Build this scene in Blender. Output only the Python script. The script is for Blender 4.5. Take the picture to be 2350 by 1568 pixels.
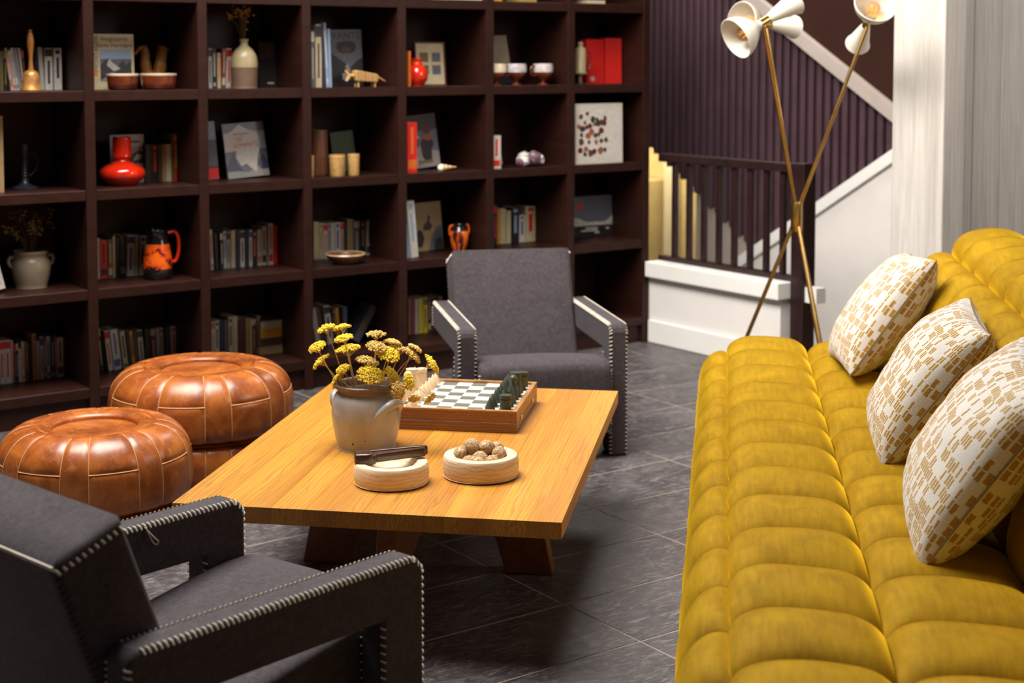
import bpy, bmesh, math, random
from mathutils import Vector, Matrix, noise
for o in list(bpy.data.objects): bpy.data.objects.remove(o)
S = bpy.context.scene
COL = S.collection
R = math.radians
# ------------------------------------------------------------ camera, world, lights, exposure
cd = bpy.data.cameras.new('camera'); cam = bpy.data.objects.new('camera', cd); COL.objects.link(cam)
cam.location = (0, 0, 1.45)
cam.rotation_euler = (R(90 - 3.792), 0, 0)
cd.sensor_width = 36.0; cd.lens = 3440 / 2350 * 36
cd.shift_y = -(784 - 363) / 2350
cd.dof.use_dof = True; cd.dof.focus_distance = 3.75; cd.dof.aperture_fstop = 3.6
S.camera = cam
S.view_settings.view_transform = 'Standard'; S.view_settings.look = 'None'
S.view_settings.gamma = 1.0; S.view_settings.use_curve_mapping = False
S.view_settings.exposure = 0.42
W = bpy.data.worlds.new('room_ambience'); S.world = W; W.use_nodes = True
W.node_tree.nodes['Background'].inputs[0].default_value = (0.95, 0.80, 0.86, 1)
W.node_tree.nodes['Background'].inputs[1].default_value = 0.035
def area(name, loc, target, sx, sy, power, color, spread=180):
    l = bpy.data.lights.new(name, 'AREA'); l.shape = 'RECTANGLE'; l.size = sx; l.size_y = sy
    l.energy = power; l.color = color; l.spread = R(spread)
    o = bpy.data.objects.new(name, l); COL.objects.link(o); o.location = loc
    o.rotation_euler = (Vector(target) - Vector(loc)).to_track_quat('-Z', 'Y').to_euler()
    return o
area('skylight', (-1.15, 4.6, 3.9), (-0.75, 4.4, 0.3), 2.4, 2.2, 275, (1.0, 0.962, 0.90))
area('stair_daylight', (0.1, 4.3, 3.0), (1.6, 6.6, 0.7), 1.6, 1.2, 20, (1.0, 0.95, 0.88), 85)
area('stairwell_skylight', (0.95, 8.05, 3.0), (1.25, 7.9, 0.6), 1.3, 0.6, 34, (1.0, 0.93, 0.88))
area('plank_wall_fill', (3.1, 4.1, 2.5), (2.1, 6.3, 1.3), 1.0, 1.2, 26, (1.0, 0.94, 0.88))  # unseen fill light, added to brighten the plank wall and pillar side

# ------------------------------------------------------------ helpers
P0 = Vector((0.699, 7.623, 0)); AZ = R(35.33)
D = Vector((math.cos(AZ), math.sin(AZ), 0)); N = Vector((-math.sin(AZ), math.cos(AZ), 0))
rnd = random.Random(7)

class MB:
    def __init__(s): s.v = []; s.f = []; s.m = []
    def add(s, vs, fs, mi=0, M=None):
        b = len(s.v)
        s.v += [tuple(M @ Vector(p)) if M else tuple(p) for p in vs]
        s.f += [[b + i for i in f] for f in fs]; s.m += [mi] * len(fs)
        return s
    def box(s, c, sz, mi=0, M=None):
        x, y, z = c; a, b, h = sz[0] / 2, sz[1] / 2, sz[2] / 2
        vs = [(x + i * a, y + j * b, z + k * h) for k in (-1, 1) for j in (-1, 1) for i in (-1, 1)]
        return s.add(vs, [(0, 2, 3, 1), (4, 5, 7, 6), (0, 1, 5, 4), (2, 6, 7, 3), (0, 4, 6, 2), (1, 3, 7, 5)], mi, M)
    def bb(s, x0, x1, y0, y1, z0, z1, mi=0, M=None):
        return s.box(((x0 + x1) / 2, (y0 + y1) / 2, (z0 + z1) / 2), (x1 - x0, y1 - y0, z1 - z0), mi, M)
    def prism(s, poly, h0, h1, ax='x', mi=0, M=None):
        # poly in the two other axes; extruded along ax from h0 to h1
        def p(q, h):
            return {'x': (h, q[0], q[1]), 'y': (q[0], h, q[1]), 'z': (q[0], q[1], h)}[ax]
        n = len(poly)
        vs = [p(q, h0) for q in poly] + [p(q, h1) for q in poly]
        fs = [list(range(n))[::-1], list(range(n, 2 * n))] + [(i, (i + 1) % n, n + (i + 1) % n, n + i) for i in range(n)]
        return s.add(vs, fs, mi, M)
    def lathe(s, prof, seg=32, mi=0, M=None, cap=True):
        vs = []; fs = []; k = len(prof)
        for i in range(seg):
            a = 2 * math.pi * i / seg
            vs += [(r * math.cos(a), r * math.sin(a), z) for r, z in prof]
        for i in range(seg):
            j = (i + 1) % seg
            for q in range(k - 1):
                fs.append((i * k + q, j * k + q, j * k + q + 1, i * k + q + 1))
        if cap:
            if prof[0][0] > 1e-5: fs.append([i * k for i in range(seg)][::-1])
            if prof[-1][0] > 1e-5: fs.append([i * k + k - 1 for i in range(seg)])
        return s.add(vs, fs, mi, M)
    def tube(s, pts, r, seg=8, mi=0, M=None):
        pts = [Vector(p) for p in pts]; n = len(pts)
        rs = r if isinstance(r, (list, tuple)) else [r] * n
        t0 = (pts[1] - pts[0]).normalized()
        up = Vector((0, 0, 1)) if abs(t0.z) < .9 else Vector((1, 0, 0))
        nx = t0.cross(up).normalized()
        vs = []; fs = []
        for i, p in enumerate(pts):
            t = (pts[min(i + 1, n - 1)] - pts[max(i - 1, 0)]).normalized()
            nx = (nx - t * nx.dot(t)).normalized(); ny = t.cross(nx)
            for k in range(seg):
                a = 2 * math.pi * k / seg
                vs.append(p + (nx * math.cos(a) + ny * math.sin(a)) * rs[i])
        for i in range(n - 1):
            for k in range(seg):
                l = (k + 1) % seg
                fs.append((i * seg + k, i * seg + l, (i + 1) * seg + l, (i + 1) * seg + k))
        fs.append(list(range(seg))[::-1]); fs.append([(n - 1) * seg + k for k in range(seg)])
        return s.add(vs, fs, mi, M)
    def ball(s, c, r, seg=12, rings=8, mi=0, M=None, sc=(1, 1, 1)):
        vs = []; fs = []
        for i in range(rings + 1):
            th = math.pi * i / rings
            for k in range(seg):
                a = 2 * math.pi * k / seg
                vs.append((c[0] + r * sc[0] * math.sin(th) * math.cos(a), c[1] + r * sc[1] * math.sin(th) * math.sin(a), c[2] + r * sc[2] * math.cos(th)))
        for i in range(rings):
            for k in range(seg):
                l = (k + 1) % seg
                fs.append((i * seg + k, (i + 1) * seg + k, (i + 1) * seg + l, i * seg + l))
        return s.add(vs, fs, mi, M)
    def grid(s, pts, mi=0, closed_u=False):
        nu = len(pts); nv = len(pts[0]); vs = [p for row in pts for p in row]; fs = []
        for i in range(nu if closed_u else nu - 1):
            for j in range(nv - 1):
                a = i * nv + j; b = ((i + 1) % nu) * nv + j
                fs.append((a, b, b + 1, a + 1))
        return s.add(vs, fs, mi)
    def mesh(s, name, bevel=0.0, smooth=None, seg=2, merge=True, fixn=True):
        me = bpy.data.meshes.new(name)
        bm = bmesh.new()
        bv = [bm.verts.new(p) for p in s.v]
        for f, mi in zip(s.f, s.m):
            try:
                fc = bm.faces.new([bv[i] for i in f]); fc.material_index = mi
            except ValueError: pass
        if merge: bmesh.ops.remove_doubles(bm, verts=bm.verts, dist=1e-6)
        if fixn: bmesh.ops.recalc_face_normals(bm, faces=bm.faces)
        if bevel > 0:
            es = [e for e in bm.edges if len(e.link_faces) == 2 and e.calc_face_angle(0) > .6]
            bmesh.ops.bevel(bm, geom=es, offset=bevel, segments=seg, profile=.5, affect='EDGES', clamp_overlap=True)
        bm.to_mesh(me); bm.free()
        if smooth is not None:
            for p in me.polygons: p.use_smooth = True
            me.set_sharp_from_angle(angle=R(smooth))
        return me
    def obj(s, name, mat, parent=None, loc=None, rot=None, bevel=0.0, smooth=None, seg=2, **k):
        return link(name, s.mesh(name, bevel, smooth, seg, **k), mat, parent, loc, rot)

def link(name, me, mat, parent=None, loc=None, rot=None):
    o = bpy.data.objects.new(name, me); COL.objects.link(o)
    if me is not None and mat is not None and len(me.materials) == 0:
        for m in (mat if isinstance(mat, (list, tuple)) else [mat]): me.materials.append(m)
    if parent: o.parent = parent
    if loc: o.location = loc
    if rot: o.rotation_euler = rot
    return o
def thing(name, label, cat, loc=(0, 0, 0), rot=(0, 0, 0), group=None):
    o = bpy.data.objects.new(name, None); COL.objects.link(o); o.empty_display_size = .05
    o.location = loc; o.rotation_euler = rot
    return tag(o, label, cat, group)
def tag(o, label, cat, group=None):
    o['label'] = label; o['category'] = cat
    if group: o['group'] = group
    return o
def struct(o): o['kind'] = 'structure'; return o
def on_shelf(a, off, z): return P0 + D * a + N * off + Vector((0, 0, z))
def smoothpath(pts, n=8):
    pts = [Vector(p) for p in pts]; out = []
    for i in range(len(pts) - 1):
        p0 = pts[max(i - 1, 0)]; p1 = pts[i]; p2 = pts[i + 1]; p3 = pts[min(i + 2, len(pts) - 1)]
        for k in range(n):
            t = k / n
            out.append(.5 * ((2 * p1) + (p2 - p0) * t + (2 * p0 - 5 * p1 + 4 * p2 - p3) * t * t + (3 * p1 - p0 - 3 * p2 + p3) * t ** 3))
    out.append(pts[-1]); return out
def smooth2(pts, n=8): return [(p.x, p.y) for p in smoothpath([(a, b, 0) for a, b in pts], n)]

# ------------------------------------------------------------ materials
def c4(c): return (c[0], c[1], c[2], 1)
def newmat(name):
    m = bpy.data.materials.new(name); m.use_nodes = True; nt = m.node_tree
    return m, nt, nt.nodes['Principled BSDF']
def nd(nt, t, **kw):
    n = nt.nodes.new(t)
    for k, v in kw.items(): setattr(n, k, v)
    return n
def mix(nt, fac, a, b, blend='MIX'):
    n = nd(nt, 'ShaderNodeMix', data_type='RGBA', blend_type=blend)
    for sock, v in ((n.inputs[0], fac), (n.inputs[6], a), (n.inputs[7], b)):
        if hasattr(v, 'links'): nt.links.new(v, sock)
        elif isinstance(v, (tuple, list)): sock.default_value = c4(v)
        else: sock.default_value = v
    return n.outputs[2]
def coords(nt, rand=True, scale=(1, 1, 1)):
    tc = nd(nt, 'ShaderNodeTexCoord'); out = tc.outputs['Object']
    if rand:
        oi = nd(nt, 'ShaderNodeObjectInfo'); mu = nd(nt, 'ShaderNodeMath', operation='MULTIPLY'); mu.inputs[1].default_value = 37.0
        nt.links.new(oi.outputs['Random'], mu.inputs[0])
        ad = nd(nt, 'ShaderNodeVectorMath', operation='ADD'); nt.links.new(out, ad.inputs[0]); nt.links.new(mu.outputs[0], ad.inputs[1]); out = ad.outputs[0]
    mp = nd(nt, 'ShaderNodeMapping'); mp.inputs['Scale'].default_value = scale; nt.links.new(out, mp.inputs[0])
    return mp.outputs[0]
def ntex(nt, vec, scale, detail=3, rough=.5, dist=0):
    n = nd(nt, 'ShaderNodeTexNoise'); n.inputs['Scale'].default_value = scale; n.inputs['Detail'].default_value = detail
    n.inputs['Roughness'].default_value = rough; n.inputs['Distortion'].default_value = dist
    nt.links.new(vec, n.inputs['Vector']); return n.outputs['Fac']
def ramp(nt, fac, stops):
    r = nd(nt, 'ShaderNodeValToRGB'); e = r.color_ramp.elements
    while len(e) < len(stops): e.new(.5)
    for q, (p, c) in zip(e, stops): q.position = p; q.color = c4(c) if not isinstance(c, (int, float)) else (c, c, c, 1)
    nt.links.new(fac, r.inputs[0]); return r.outputs[0]
def bump(nt, b, h, strength=.3, dist=.01):
    n = nd(nt, 'ShaderNodeBump'); n.inputs['Strength'].default_value = strength; n.inputs['Distance'].default_value = dist
    nt.links.new(h, n.inputs['Height']); nt.links.new(n.outputs[0], b.inputs['Normal'])
MATS = {}
def plain(name, c, rough=.5, var=.12, scale=30, metal=0.0, coat=0.0, sheen=0.0, bmp=0.0, bscale=200):
    if name in MATS: return MATS[name]
    m, nt, b = newmat(name); vec = coords(nt, True)
    f = ntex(nt, vec, scale, 4)
    col = ramp(nt, f, [(.3, tuple(x * (1 - var) for x in c)), (.7, tuple(min(1, x * (1 + var)) for x in c))])
    nt.links.new(col, b.inputs['Base Color'])
    b.inputs['Roughness'].default_value = rough; b.inputs['Metallic'].default_value = metal
    b.inputs['Coat Weight'].default_value = coat; b.inputs['Sheen Weight'].default_value = sheen
    if bmp: bump(nt, b, ntex(nt, vec, bscale, 2), bmp, .002)
    MATS[name] = m; return m
def wood(name, light, dark, stretch=(14, 1.2, 14), rough=.4, ring=.5, coat=0.0, fine=6.0, bmp=.08, spec=.5):
    m, nt, b = newmat(name); vec = coords(nt, True, stretch)
    f1 = ntex(nt, vec, 1.6, 6, .6, 1.2); 
    w = nd(nt, 'ShaderNodeTexWave', wave_type='BANDS', bands_direction='X'); nt.links.new(vec, w.inputs['Vector'])
    w.inputs['Scale'].default_value = .9; w.inputs['Distortion'].default_value = 7; w.inputs['Detail'].default_value = 3; w.inputs['Detail Scale'].default_value = .8
    f2 = ntex(nt, vec, fine, 5, .7)
    c1 = ramp(nt, f1, [(.3, dark), (.62, light)])
    c2 = mix(nt, ring, c1, ramp(nt, w.outputs['Fac'], [(.0, dark), (.5, light)]))
    c3 = mix(nt, .35, c2, ramp(nt, f2, [(.35, dark), (.55, light)]))
    oi = nd(nt, 'ShaderNodeObjectInfo')
    tone = ramp(nt, oi.outputs['Random'], [(0, .82), (1, 1.0)])
    nt.links.new(mix(nt, 1.0, c3, tone, 'MULTIPLY'), b.inputs['Base Color'])
    b.inputs['Roughness'].default_value = rough; b.inputs['Coat Weight'].default_value = coat
    b.inputs['Specular IOR Level'].default_value = spec
    bump(nt, b, f2, bmp, .001); return m

M_shelf = wood('dark_stained_shelf_wood', (.034, .0105, .0072), (.018, .0056, .0040), (3, 3, 14), .42, .3, 0.0, 6.0, .08, .22)
def figured(name, light, dark, line, sq, bdir, wsc, dist, rough=.36, linew=.30, coat=.1, pore=(900, 14, 900), pk=.5, lk=.8):
    m, nt, b = newmat(name); vec = coords(nt, True, sq); v2 = coords(nt, True, pore)
    t = ntex(nt, vec, 7, 4, .6, .6)
    w = nd(nt, 'ShaderNodeTexWave', wave_type='BANDS', bands_direction=bdir); nt.links.new(vec, w.inputs['Vector'])
    w.inputs['Scale'].default_value = wsc; w.inputs['Distortion'].default_value = dist; w.inputs['Detail'].default_value = 2.5; w.inputs['Detail Scale'].default_value = .9; w.inputs['Detail Roughness'].default_value = .55
    p = ntex(nt, v2, .35, 3, .6)
    c = ramp(nt, t, [(.30, dark), (.66, light)])
    brk = ntex(nt, vec, 3.1, 3, .6)
    lm = mix(nt, 1.0, ramp(nt, w.outputs['Fac'], [(0.0, lk), (linew, 0.0)]), ramp(nt, brk, [(.35, .25), (.6, 1.0)]), 'MULTIPLY')
    c = mix(nt, lm, c, line)
    c = mix(nt, ramp(nt, p, [(.50, 0.0), (.68, pk)]), c, line)
    oi = nd(nt, 'ShaderNodeObjectInfo'); tone = ramp(nt, oi.outputs['Random'], [(0, .80), (1, 1.0)])
    nt.links.new(mix(nt, 1.0, c, tone, 'MULTIPLY'), b.inputs['Base Color'])
    nt.links.new(ramp(nt, p, [(.3, rough), (.7, rough + .15)]), b.inputs['Roughness']); b.inputs['Coat Weight'].default_value = coat
    bump(nt, b, p, .06, .001); return m
M_oak = figured('oiled_oak', (.68, .315, .036), (.48, .185, .018), (.28, .092, .010), (1, .10, 1), 'X', 27, 12, .36, .26, pore=(420, 7, 420), lk=.5)
M_amber = figured('amber_varnished_wood', (.42, .18, .030), (.26, .09, .014), (.12, .035, .008), (1, 1, .2), 'X', 20, 6)
M_oakleg = wood('oiled_oak_base', (.24, .085, .022), (.13, .042, .011), (5, 5, 5), .45, .3)
M_walnutbox = figured('zebra_veneer', (.34, .135, .040), (.24, .085, .024), (.055, .018, .008), (.10, .10, 1), 'Z', 42, 7, .32, .45)
M_spruce = figured('pale_turned_pine', (.92, .74, .51), (.83, .61, .37), (.54, .31, .13), (1, .6, 1.4), 'Z', 20, 9, .5, .30, 0.0, (60, 60, 300), .25, .7)
M_darkwood = wood('dark_carved_wood', (.075, .028, .016), (.022, .008, .006), (4, 16, 16), .3, .4, .3)
M_whitewash = wood('whitewashed_timber', (.68, .635, .585), (.44, .395, .355), (13, 13, .8), .7, .3, 0, 5, .3)
M_lightwood = wood('light_turned_wood', (.70, .42, .15), (.50, .26, .07), (10, 10, 30), .5, .5)
M_brownwood = wood('brown_turned_wood', (.25, .10, .05), (.10, .035, .02), (14, 14, 3), .4, .5)
M_railwood = wood('dark_rail_wood', (.030, .011, .010), (.012, .005, .005), (4, 4, 4), .4, .3)

def slate():
    m, nt, b = newmat('slate_tile'); vec = coords(nt, True)
    a = ntex(nt, vec, 3.0, 6, .65, .8); f = ntex(nt, vec, 26, 5, .7)
    vec2 = coords(nt, True, (5, 22, 5)); s = ntex(nt, vec2, 3, 6, .75, 1.5)
    c = ramp(nt, a, [(.30, (.028, .0225, .0255)), (.72, (.090, .075, .078))])
    c = mix(nt, ramp(nt, s, [(.52, 0.0), (.70, .85)]), c, (.29, .26, .25))
    c = mix(nt, ramp(nt, f, [(.50, 0.0), (.75, .4)]), c, (.24, .215, .205))
    nt.links.new(c, b.inputs['Base Color']); nt.links.new(ramp(nt, f, [(.3, .36), (.7, .58)]), b.inputs['Roughness'])
    bump(nt, b, s, .25, .003); return m
M_slate = slate()
M_grout = plain('pale_grout', (.30, .25, .21), .9)
def velvet():
    m, nt, b = newmat('mustard_velvet'); vec = coords(nt, False); v2 = coords(nt, False, (30, 4, 12))
    a = ntex(nt, vec, 9, 4, .6, .6); s = ntex(nt, v2, 3, 4, .6); f = ntex(nt, vec, 350, 2)
    c = ramp(nt, a, [(.25, (.22, .116, .002)), (.55, (.34, .190, .003)), (.8, (.45, .266, .006))])
    c = mix(nt, .35, c, ramp(nt, s, [(.3, (.20, .106, .002)), (.7, (.45, .266, .006))]))
    nt.links.new(c, b.inputs['Base Color']); b.inputs['Roughness'].default_value = .8
    b.inputs['Sheen Weight'].default_value = .95; b.inputs['Sheen Roughness'].default_value = .32
    b.inputs['Sheen Tint'].default_value = (1, .60, .02, 1); b.inputs['Specular IOR Level'].default_value = .15
    bump(nt, b, f, .25, .001); return m
M_velvet = velvet()
def felt():
    m, nt, b = newmat('charcoal_felt'); vec = coords(nt, False)
    a = ntex(nt, vec, 14, 5, .6); f = ntex(nt, vec, 260, 3, .6)
    c = ramp(nt, a, [(.3, (.028, .0195, .0240)), (.7, (.043, .031, .0365))])
    g = ntex(nt, vec, 70, 4, .7)
    c = mix(nt, ramp(nt, g, [(.42, 0.0), (.72, .7)]), c, (.075, .060, .066))
    c = mix(nt, ramp(nt, f, [(.45, 0.0), (.75, .6)]), c, (.090, .074, .080))
    nt.links.new(c, b.inputs['Base Color']); b.inputs['Roughness'].default_value = .9
    b.inputs['Sheen Weight'].default_value = .02; b.inputs['Sheen Roughness'].default_value = .5
    bump(nt, b, f, .3, .001); return m
M_felt = felt()
M_stitch = plain('cream_waxed_cord', (.58, .52, .43), .7)
def leather():
    m, nt, b = newmat('tan_leather'); vec = coords(nt, True); v0 = coords(nt, False)
    a = ntex(nt, vec, 7, 5, .6, .5); s = ntex(nt, vec, 40, 4, .65, 1.0); f = ntex(nt, v0, 240, 2)
    c = ramp(nt, a, [(.28, (.13, .027, .006)), (.5, (.32, .078, .012)), (.75, (.55, .175, .028))])
    c = mix(nt, ramp(nt, s, [(.55, 0.0), (.8, .5)]), c, (.66, .27, .06))
    nt.links.new(c, b.inputs['Base Color']); nt.links.new(ramp(nt, s, [(.3, .30), (.7, .44)]), b.inputs['Roughness'])
    b.inputs['Coat Weight'].default_value = .25; b.inputs['Coat Roughness'].default_value = .25
    bump(nt, b, f, .12, .001); return m
M_leather = leather()
M_seam = plain('worn_leather_seam', (.72, .36, .13), .6)
def stoneware():
    m, nt, b = newmat('grey_stoneware'); vec = coords(nt, False)
    a = ntex(nt, vec, 12, 4); s = nd(nt, 'ShaderNodeTexVoronoi'); s.inputs['Scale'].default_value = 60; nt.links.new(vec, s.inputs['Vector'])
    f = ntex(nt, vec, 90, 2)
    c = ramp(nt, a, [(.3, (.37, .35, .325)), (.7, (.52, .495, .46))])
    sp = mix(nt, 1.0, ramp(nt, s.outputs['Distance'], [(.05, 1.0), (.10, 0.0)]), ramp(nt, f, [(.58, 0.0), (.62, 1.0)]), 'MULTIPLY')
    c = mix(nt, sp, c, (.10, .05, .03))
    nt.links.new(c, b.inputs['Base Color']); b.inputs['Roughness'].default_value = .28; b.inputs['Coat Weight'].default_value = .3
    bump(nt, b, a, .1, .002); return m
M_stone = stoneware()
M_stonerim = plain('brown_glazed_rim', (.17, .10, .065), .35, .25, 40)
def weave():
    m, nt, b = newmat('woven_dash_fabric')
    uv = nd(nt, 'ShaderNodeUVMap'); sx = nd(nt, 'ShaderNodeSeparateXYZ'); nt.links.new(uv.outputs[0], sx.inputs[0])
    def mth(op, a, b_=None):
        n = nd(nt, 'ShaderNodeMath', operation=op)
        for i, v in enumerate((a, b_)):
            if v is None: continue
            if hasattr(v, 'links'): nt.links.new(v, n.inputs[i])
            else: n.inputs[i].default_value = v
        return n.outputs[0]
    wn = ntex(nt, uv.outputs[0], 60, 2); wob = mth('MULTIPLY', mth('SUBTRACT', wn, .5), .006)
    U = mth('MULTIPLY', mth('ADD', sx.outputs[0], wob), 60); colid = mth('FLOOR', U)
    w1 = nd(nt, 'ShaderNodeTexWhiteNoise', noise_dimensions='1D'); nt.links.new(colid, w1.inputs['W'])
    V = mth('ADD', mth('MULTIPLY', mth('ADD', sx.outputs[1], wob), 20), mth('MULTIPLY', w1.outputs['Value'], .35)); rowid = mth('FLOOR', V)
    cb = nd(nt, 'ShaderNodeCombineXYZ'); nt.links.new(mth('FLOOR', mth('MULTIPLY', colid, .5)), cb.inputs[0]); nt.links.new(rowid, cb.inputs[1])
    w2 = nd(nt, 'ShaderNodeTexWhiteNoise', noise_dimensions='2D'); nt.links.new(cb.outputs[0], w2.inputs['Vector'])
    cb3 = nd(nt, 'ShaderNodeCombineXYZ'); nt.links.new(colid, cb3.inputs[0]); nt.links.new(rowid, cb3.inputs[1])
    w3 = nd(nt, 'ShaderNodeTexWhiteNoise', noise_dimensions='2D'); nt.links.new(cb3.outputs[0], w3.inputs['Vector'])
    on = mth('GREATER_THAN', mth('ADD', mth('MULTIPLY', w2.outputs['Value'], .38), mth('MULTIPLY', w3.outputs['Value'], .62)), .46)
    fu = mth('FRACT', U); fv = mth('FRACT', V)
    inb = mth('MULTIPLY', mth('MULTIPLY', mth('GREATER_THAN', fu, .16), mth('LESS_THAN', fu, .84)), mth('MULTIPLY', mth('GREATER_THAN', fv, .06), mth('LESS_THAN', fv, .94)))
    mask = mth('MULTIPLY', on, inb)
    f = ntex(nt, uv.outputs[0], 220, 2)
    base = ramp(nt, f, [(.3, (.50, .465, .42)), (.7, (.68, .645, .595))])
    must = ramp(nt, f, [(.3, (.27, .135, .008)), (.7, (.44, .25, .018))])
    nt.links.new(mix(nt, mask, base, must), b.inputs['Base Color']); b.inputs['Roughness'].default_value = .9
    b.inputs['Sheen Weight'].default_value = .15
    hh = mth('ADD', mth('MULTIPLY', mask, .8), mth('MULTIPLY', f, .6)); bump(nt, b, hh, .5, .003)
    return m
M_weave = weave()
M_brass = plain('aged_brass', (.60, .37, .115), .28, .15, 20, metal=1.0)
M_shade = plain('cream_enamel', (.60, .56, .48), .30, .03, coat=.2)
M_white = plain('white_painted_plaster', (.74, .70, .66), .75, .03, 8)
M_trim = plain('white_painted_wood', (.80, .78, .74), .45, .02, 8)
M_batten = plain('aubergine_painted_batten', (.075, .040, .050), .38, .15, 6)
M_battenback = plain('dark_aubergine_wall', (.016, .007, .010), .6, .1, 6)
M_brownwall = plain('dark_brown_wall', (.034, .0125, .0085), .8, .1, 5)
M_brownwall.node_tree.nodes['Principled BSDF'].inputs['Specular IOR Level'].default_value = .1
M_cream = plain('cream_wall', (.70, .60, .38), .8, .1, 8)
M_beige = plain('beige_stair_wall', (.42, .355, .31), .8, .06, 6)
M_iron = plain('dark_glazed_iron', (.022, .024, .038), .35, .2, 30)
M_redgl = plain('red_orange_glaze', (.66, .022, .006), .12, .25, 18, coat=.6)
M_orangegl = plain('orange_lava_glaze', (.85, .11, .008), .2, .35, 14, coat=.4)
M_blackgl = plain('black_glaze', (.010, .008, .008), .18, .2, 20, coat=.4)
M_olivegl = plain('pale_stoneware_glaze', (.40, .325, .18), .35, .12, 12)
M_brownclay = plain('unglazed_brown_clay', (.15, .085, .052), .6, .15, 16)
M_beigepot = plain('beige_stoneware', (.33, .265, .185), .35, .12, 14)
M_casserole = plain('brown_glazed_pot', (.15, .028, .010), .15, .4, 16, coat=.6)
M_creamgl = plain('cream_drip_glaze', (.72, .60, .42), .25, .1, 16, coat=.4)
M_bronze = plain('worn_bell_bronze', (.42, .19, .05), .36, .35, 30, metal=.35)
M_shellgold = plain('shell_gold', (.75, .52, .26), .25, .3, 40, coat=.4)
M_rock = plain('pale_mineral', (.52, .48, .45), .35, .5, 45, coat=.3)
M_yarrow = plain('yarrow_yellow', (.95, .62, .045), .8, .3, 160)
M_yarrow2 = plain('yarrow_dry', (.66, .46, .13), .85, .4, 160)
M_stem = plain('dry_stem', (.62, .46, .22), .8, .2, 60)
M_deadstem = plain('dead_stem', (.16, .10, .05), .9, .3, 60)
M_deadflower = plain('faded_flower', (.45, .22, .04), .9, .4, 90)
def nutshell():
    m, nt, b = newmat('walnut_shell'); vec = coords(nt, True)
    a = ntex(nt, vec, 45, 3, .6); l = ntex(nt, vec, 60, 2, .5, 1.6)
    c = ramp(nt, a, [(.3, (.44, .255, .115)), (.7, (.66, .43, .22))])
    v = ramp(nt, l, [(.44, 0.0), (.50, 1.0), (.56, 0.0)])
    nt.links.new(mix(nt, mix(nt, .5, (0, 0, 0), v), c, (.20, .10, .04)), b.inputs['Base Color']); b.inputs['Roughness'].default_value = .6
    inv = ramp(nt, l, [(.40, 1.0), (.50, 0.0), (.60, 1.0)]); bump(nt, b, inv, .7, .003); return m
M_walnut = nutshell()
M_boxwood = plain('pale_chess_maple', (.80, .58, .36), .45, .06, 20)
M_green = plain('dark_green_chess_lacquer', (.048, .060, .042), .4, .08, 20)
M_sqw = plain('white_board_square', (.82, .80, .76), .4, .02)
M_sqg = plain('olive_board_square', (.155, .155, .110), .4, .05)
M_boardrim = wood('light_board_rim', (.50, .25, .08), (.32, .14, .04), (8, 8, 8), .4, .3)
M_steel = plain('bright_steel', (.75, .72, .68), .25, .05, metal=1.0)
M_black = plain('black_base', (.012, .010, .010), .8)
M_page = plain('book_page_edges', (.55, .46, .33), .85, .15, 250)
def glassm():
    m, nt, b = newmat('amber_bulb_glass'); b.inputs['Base Color'].default_value = (.95, .66, .34, 1)
    b.inputs['Transmission Weight'].default_value = .9; b.inputs['Roughness'].default_value = .03; b.inputs['IOR'].default_value = 1.2
    return m
M_bulb = glassm()
def emis(name, c, s):
    m, nt, b = newmat(name); b.inputs['Base Color'].default_value = c4(c); b.inputs['Emission Color'].default_value = c4(c); b.inputs['Emission Strength'].default_value = s
    return m
M_fil = emis('glowing_filament', (1.0, .45, .10), .7)
BC = {'olive': (.13, .105, .035), 'black': (.014, .011, .013), 'white': (.58, .53, .47), 'grey': (.26, .235, .22), 'pale': (.44, .40, .365), 'cream': (.56, .46, .28), 'rust': (.26, .075, .030),
      'slate': (.11, .11, .14), 'navy': (.022, .024, .060), 'sky': (.27, .36, .52), 'brown': (.085, .037, .022), 'tan': (.32, .21, .095), 'red': (.64, .014, .010), 'amber': (.62, .28, .018), 'yellow': (.58, .45, .04),
      'gold': (.33, .22, .05), 'maroon': (.095, .014, .014), 'green': (.038, .060, .022), 'plum': (.22, .025, .065), 'orange': (.68, .15, .02), 'blue': (.05, .10, .32), 'dark': (.035, .030, .035)}
CN = {'pale': 'pale grey', 'sky': 'light blue', 'plum': 'magenta', 'amber': 'orange-yellow', 'slate': 'blue-grey', 'rust': 'rust brown', 'dark': 'dark'}
def bk(c): return plain('book_cover_' + c, BC[c], .5, .1, 60, coat=.1)
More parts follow.
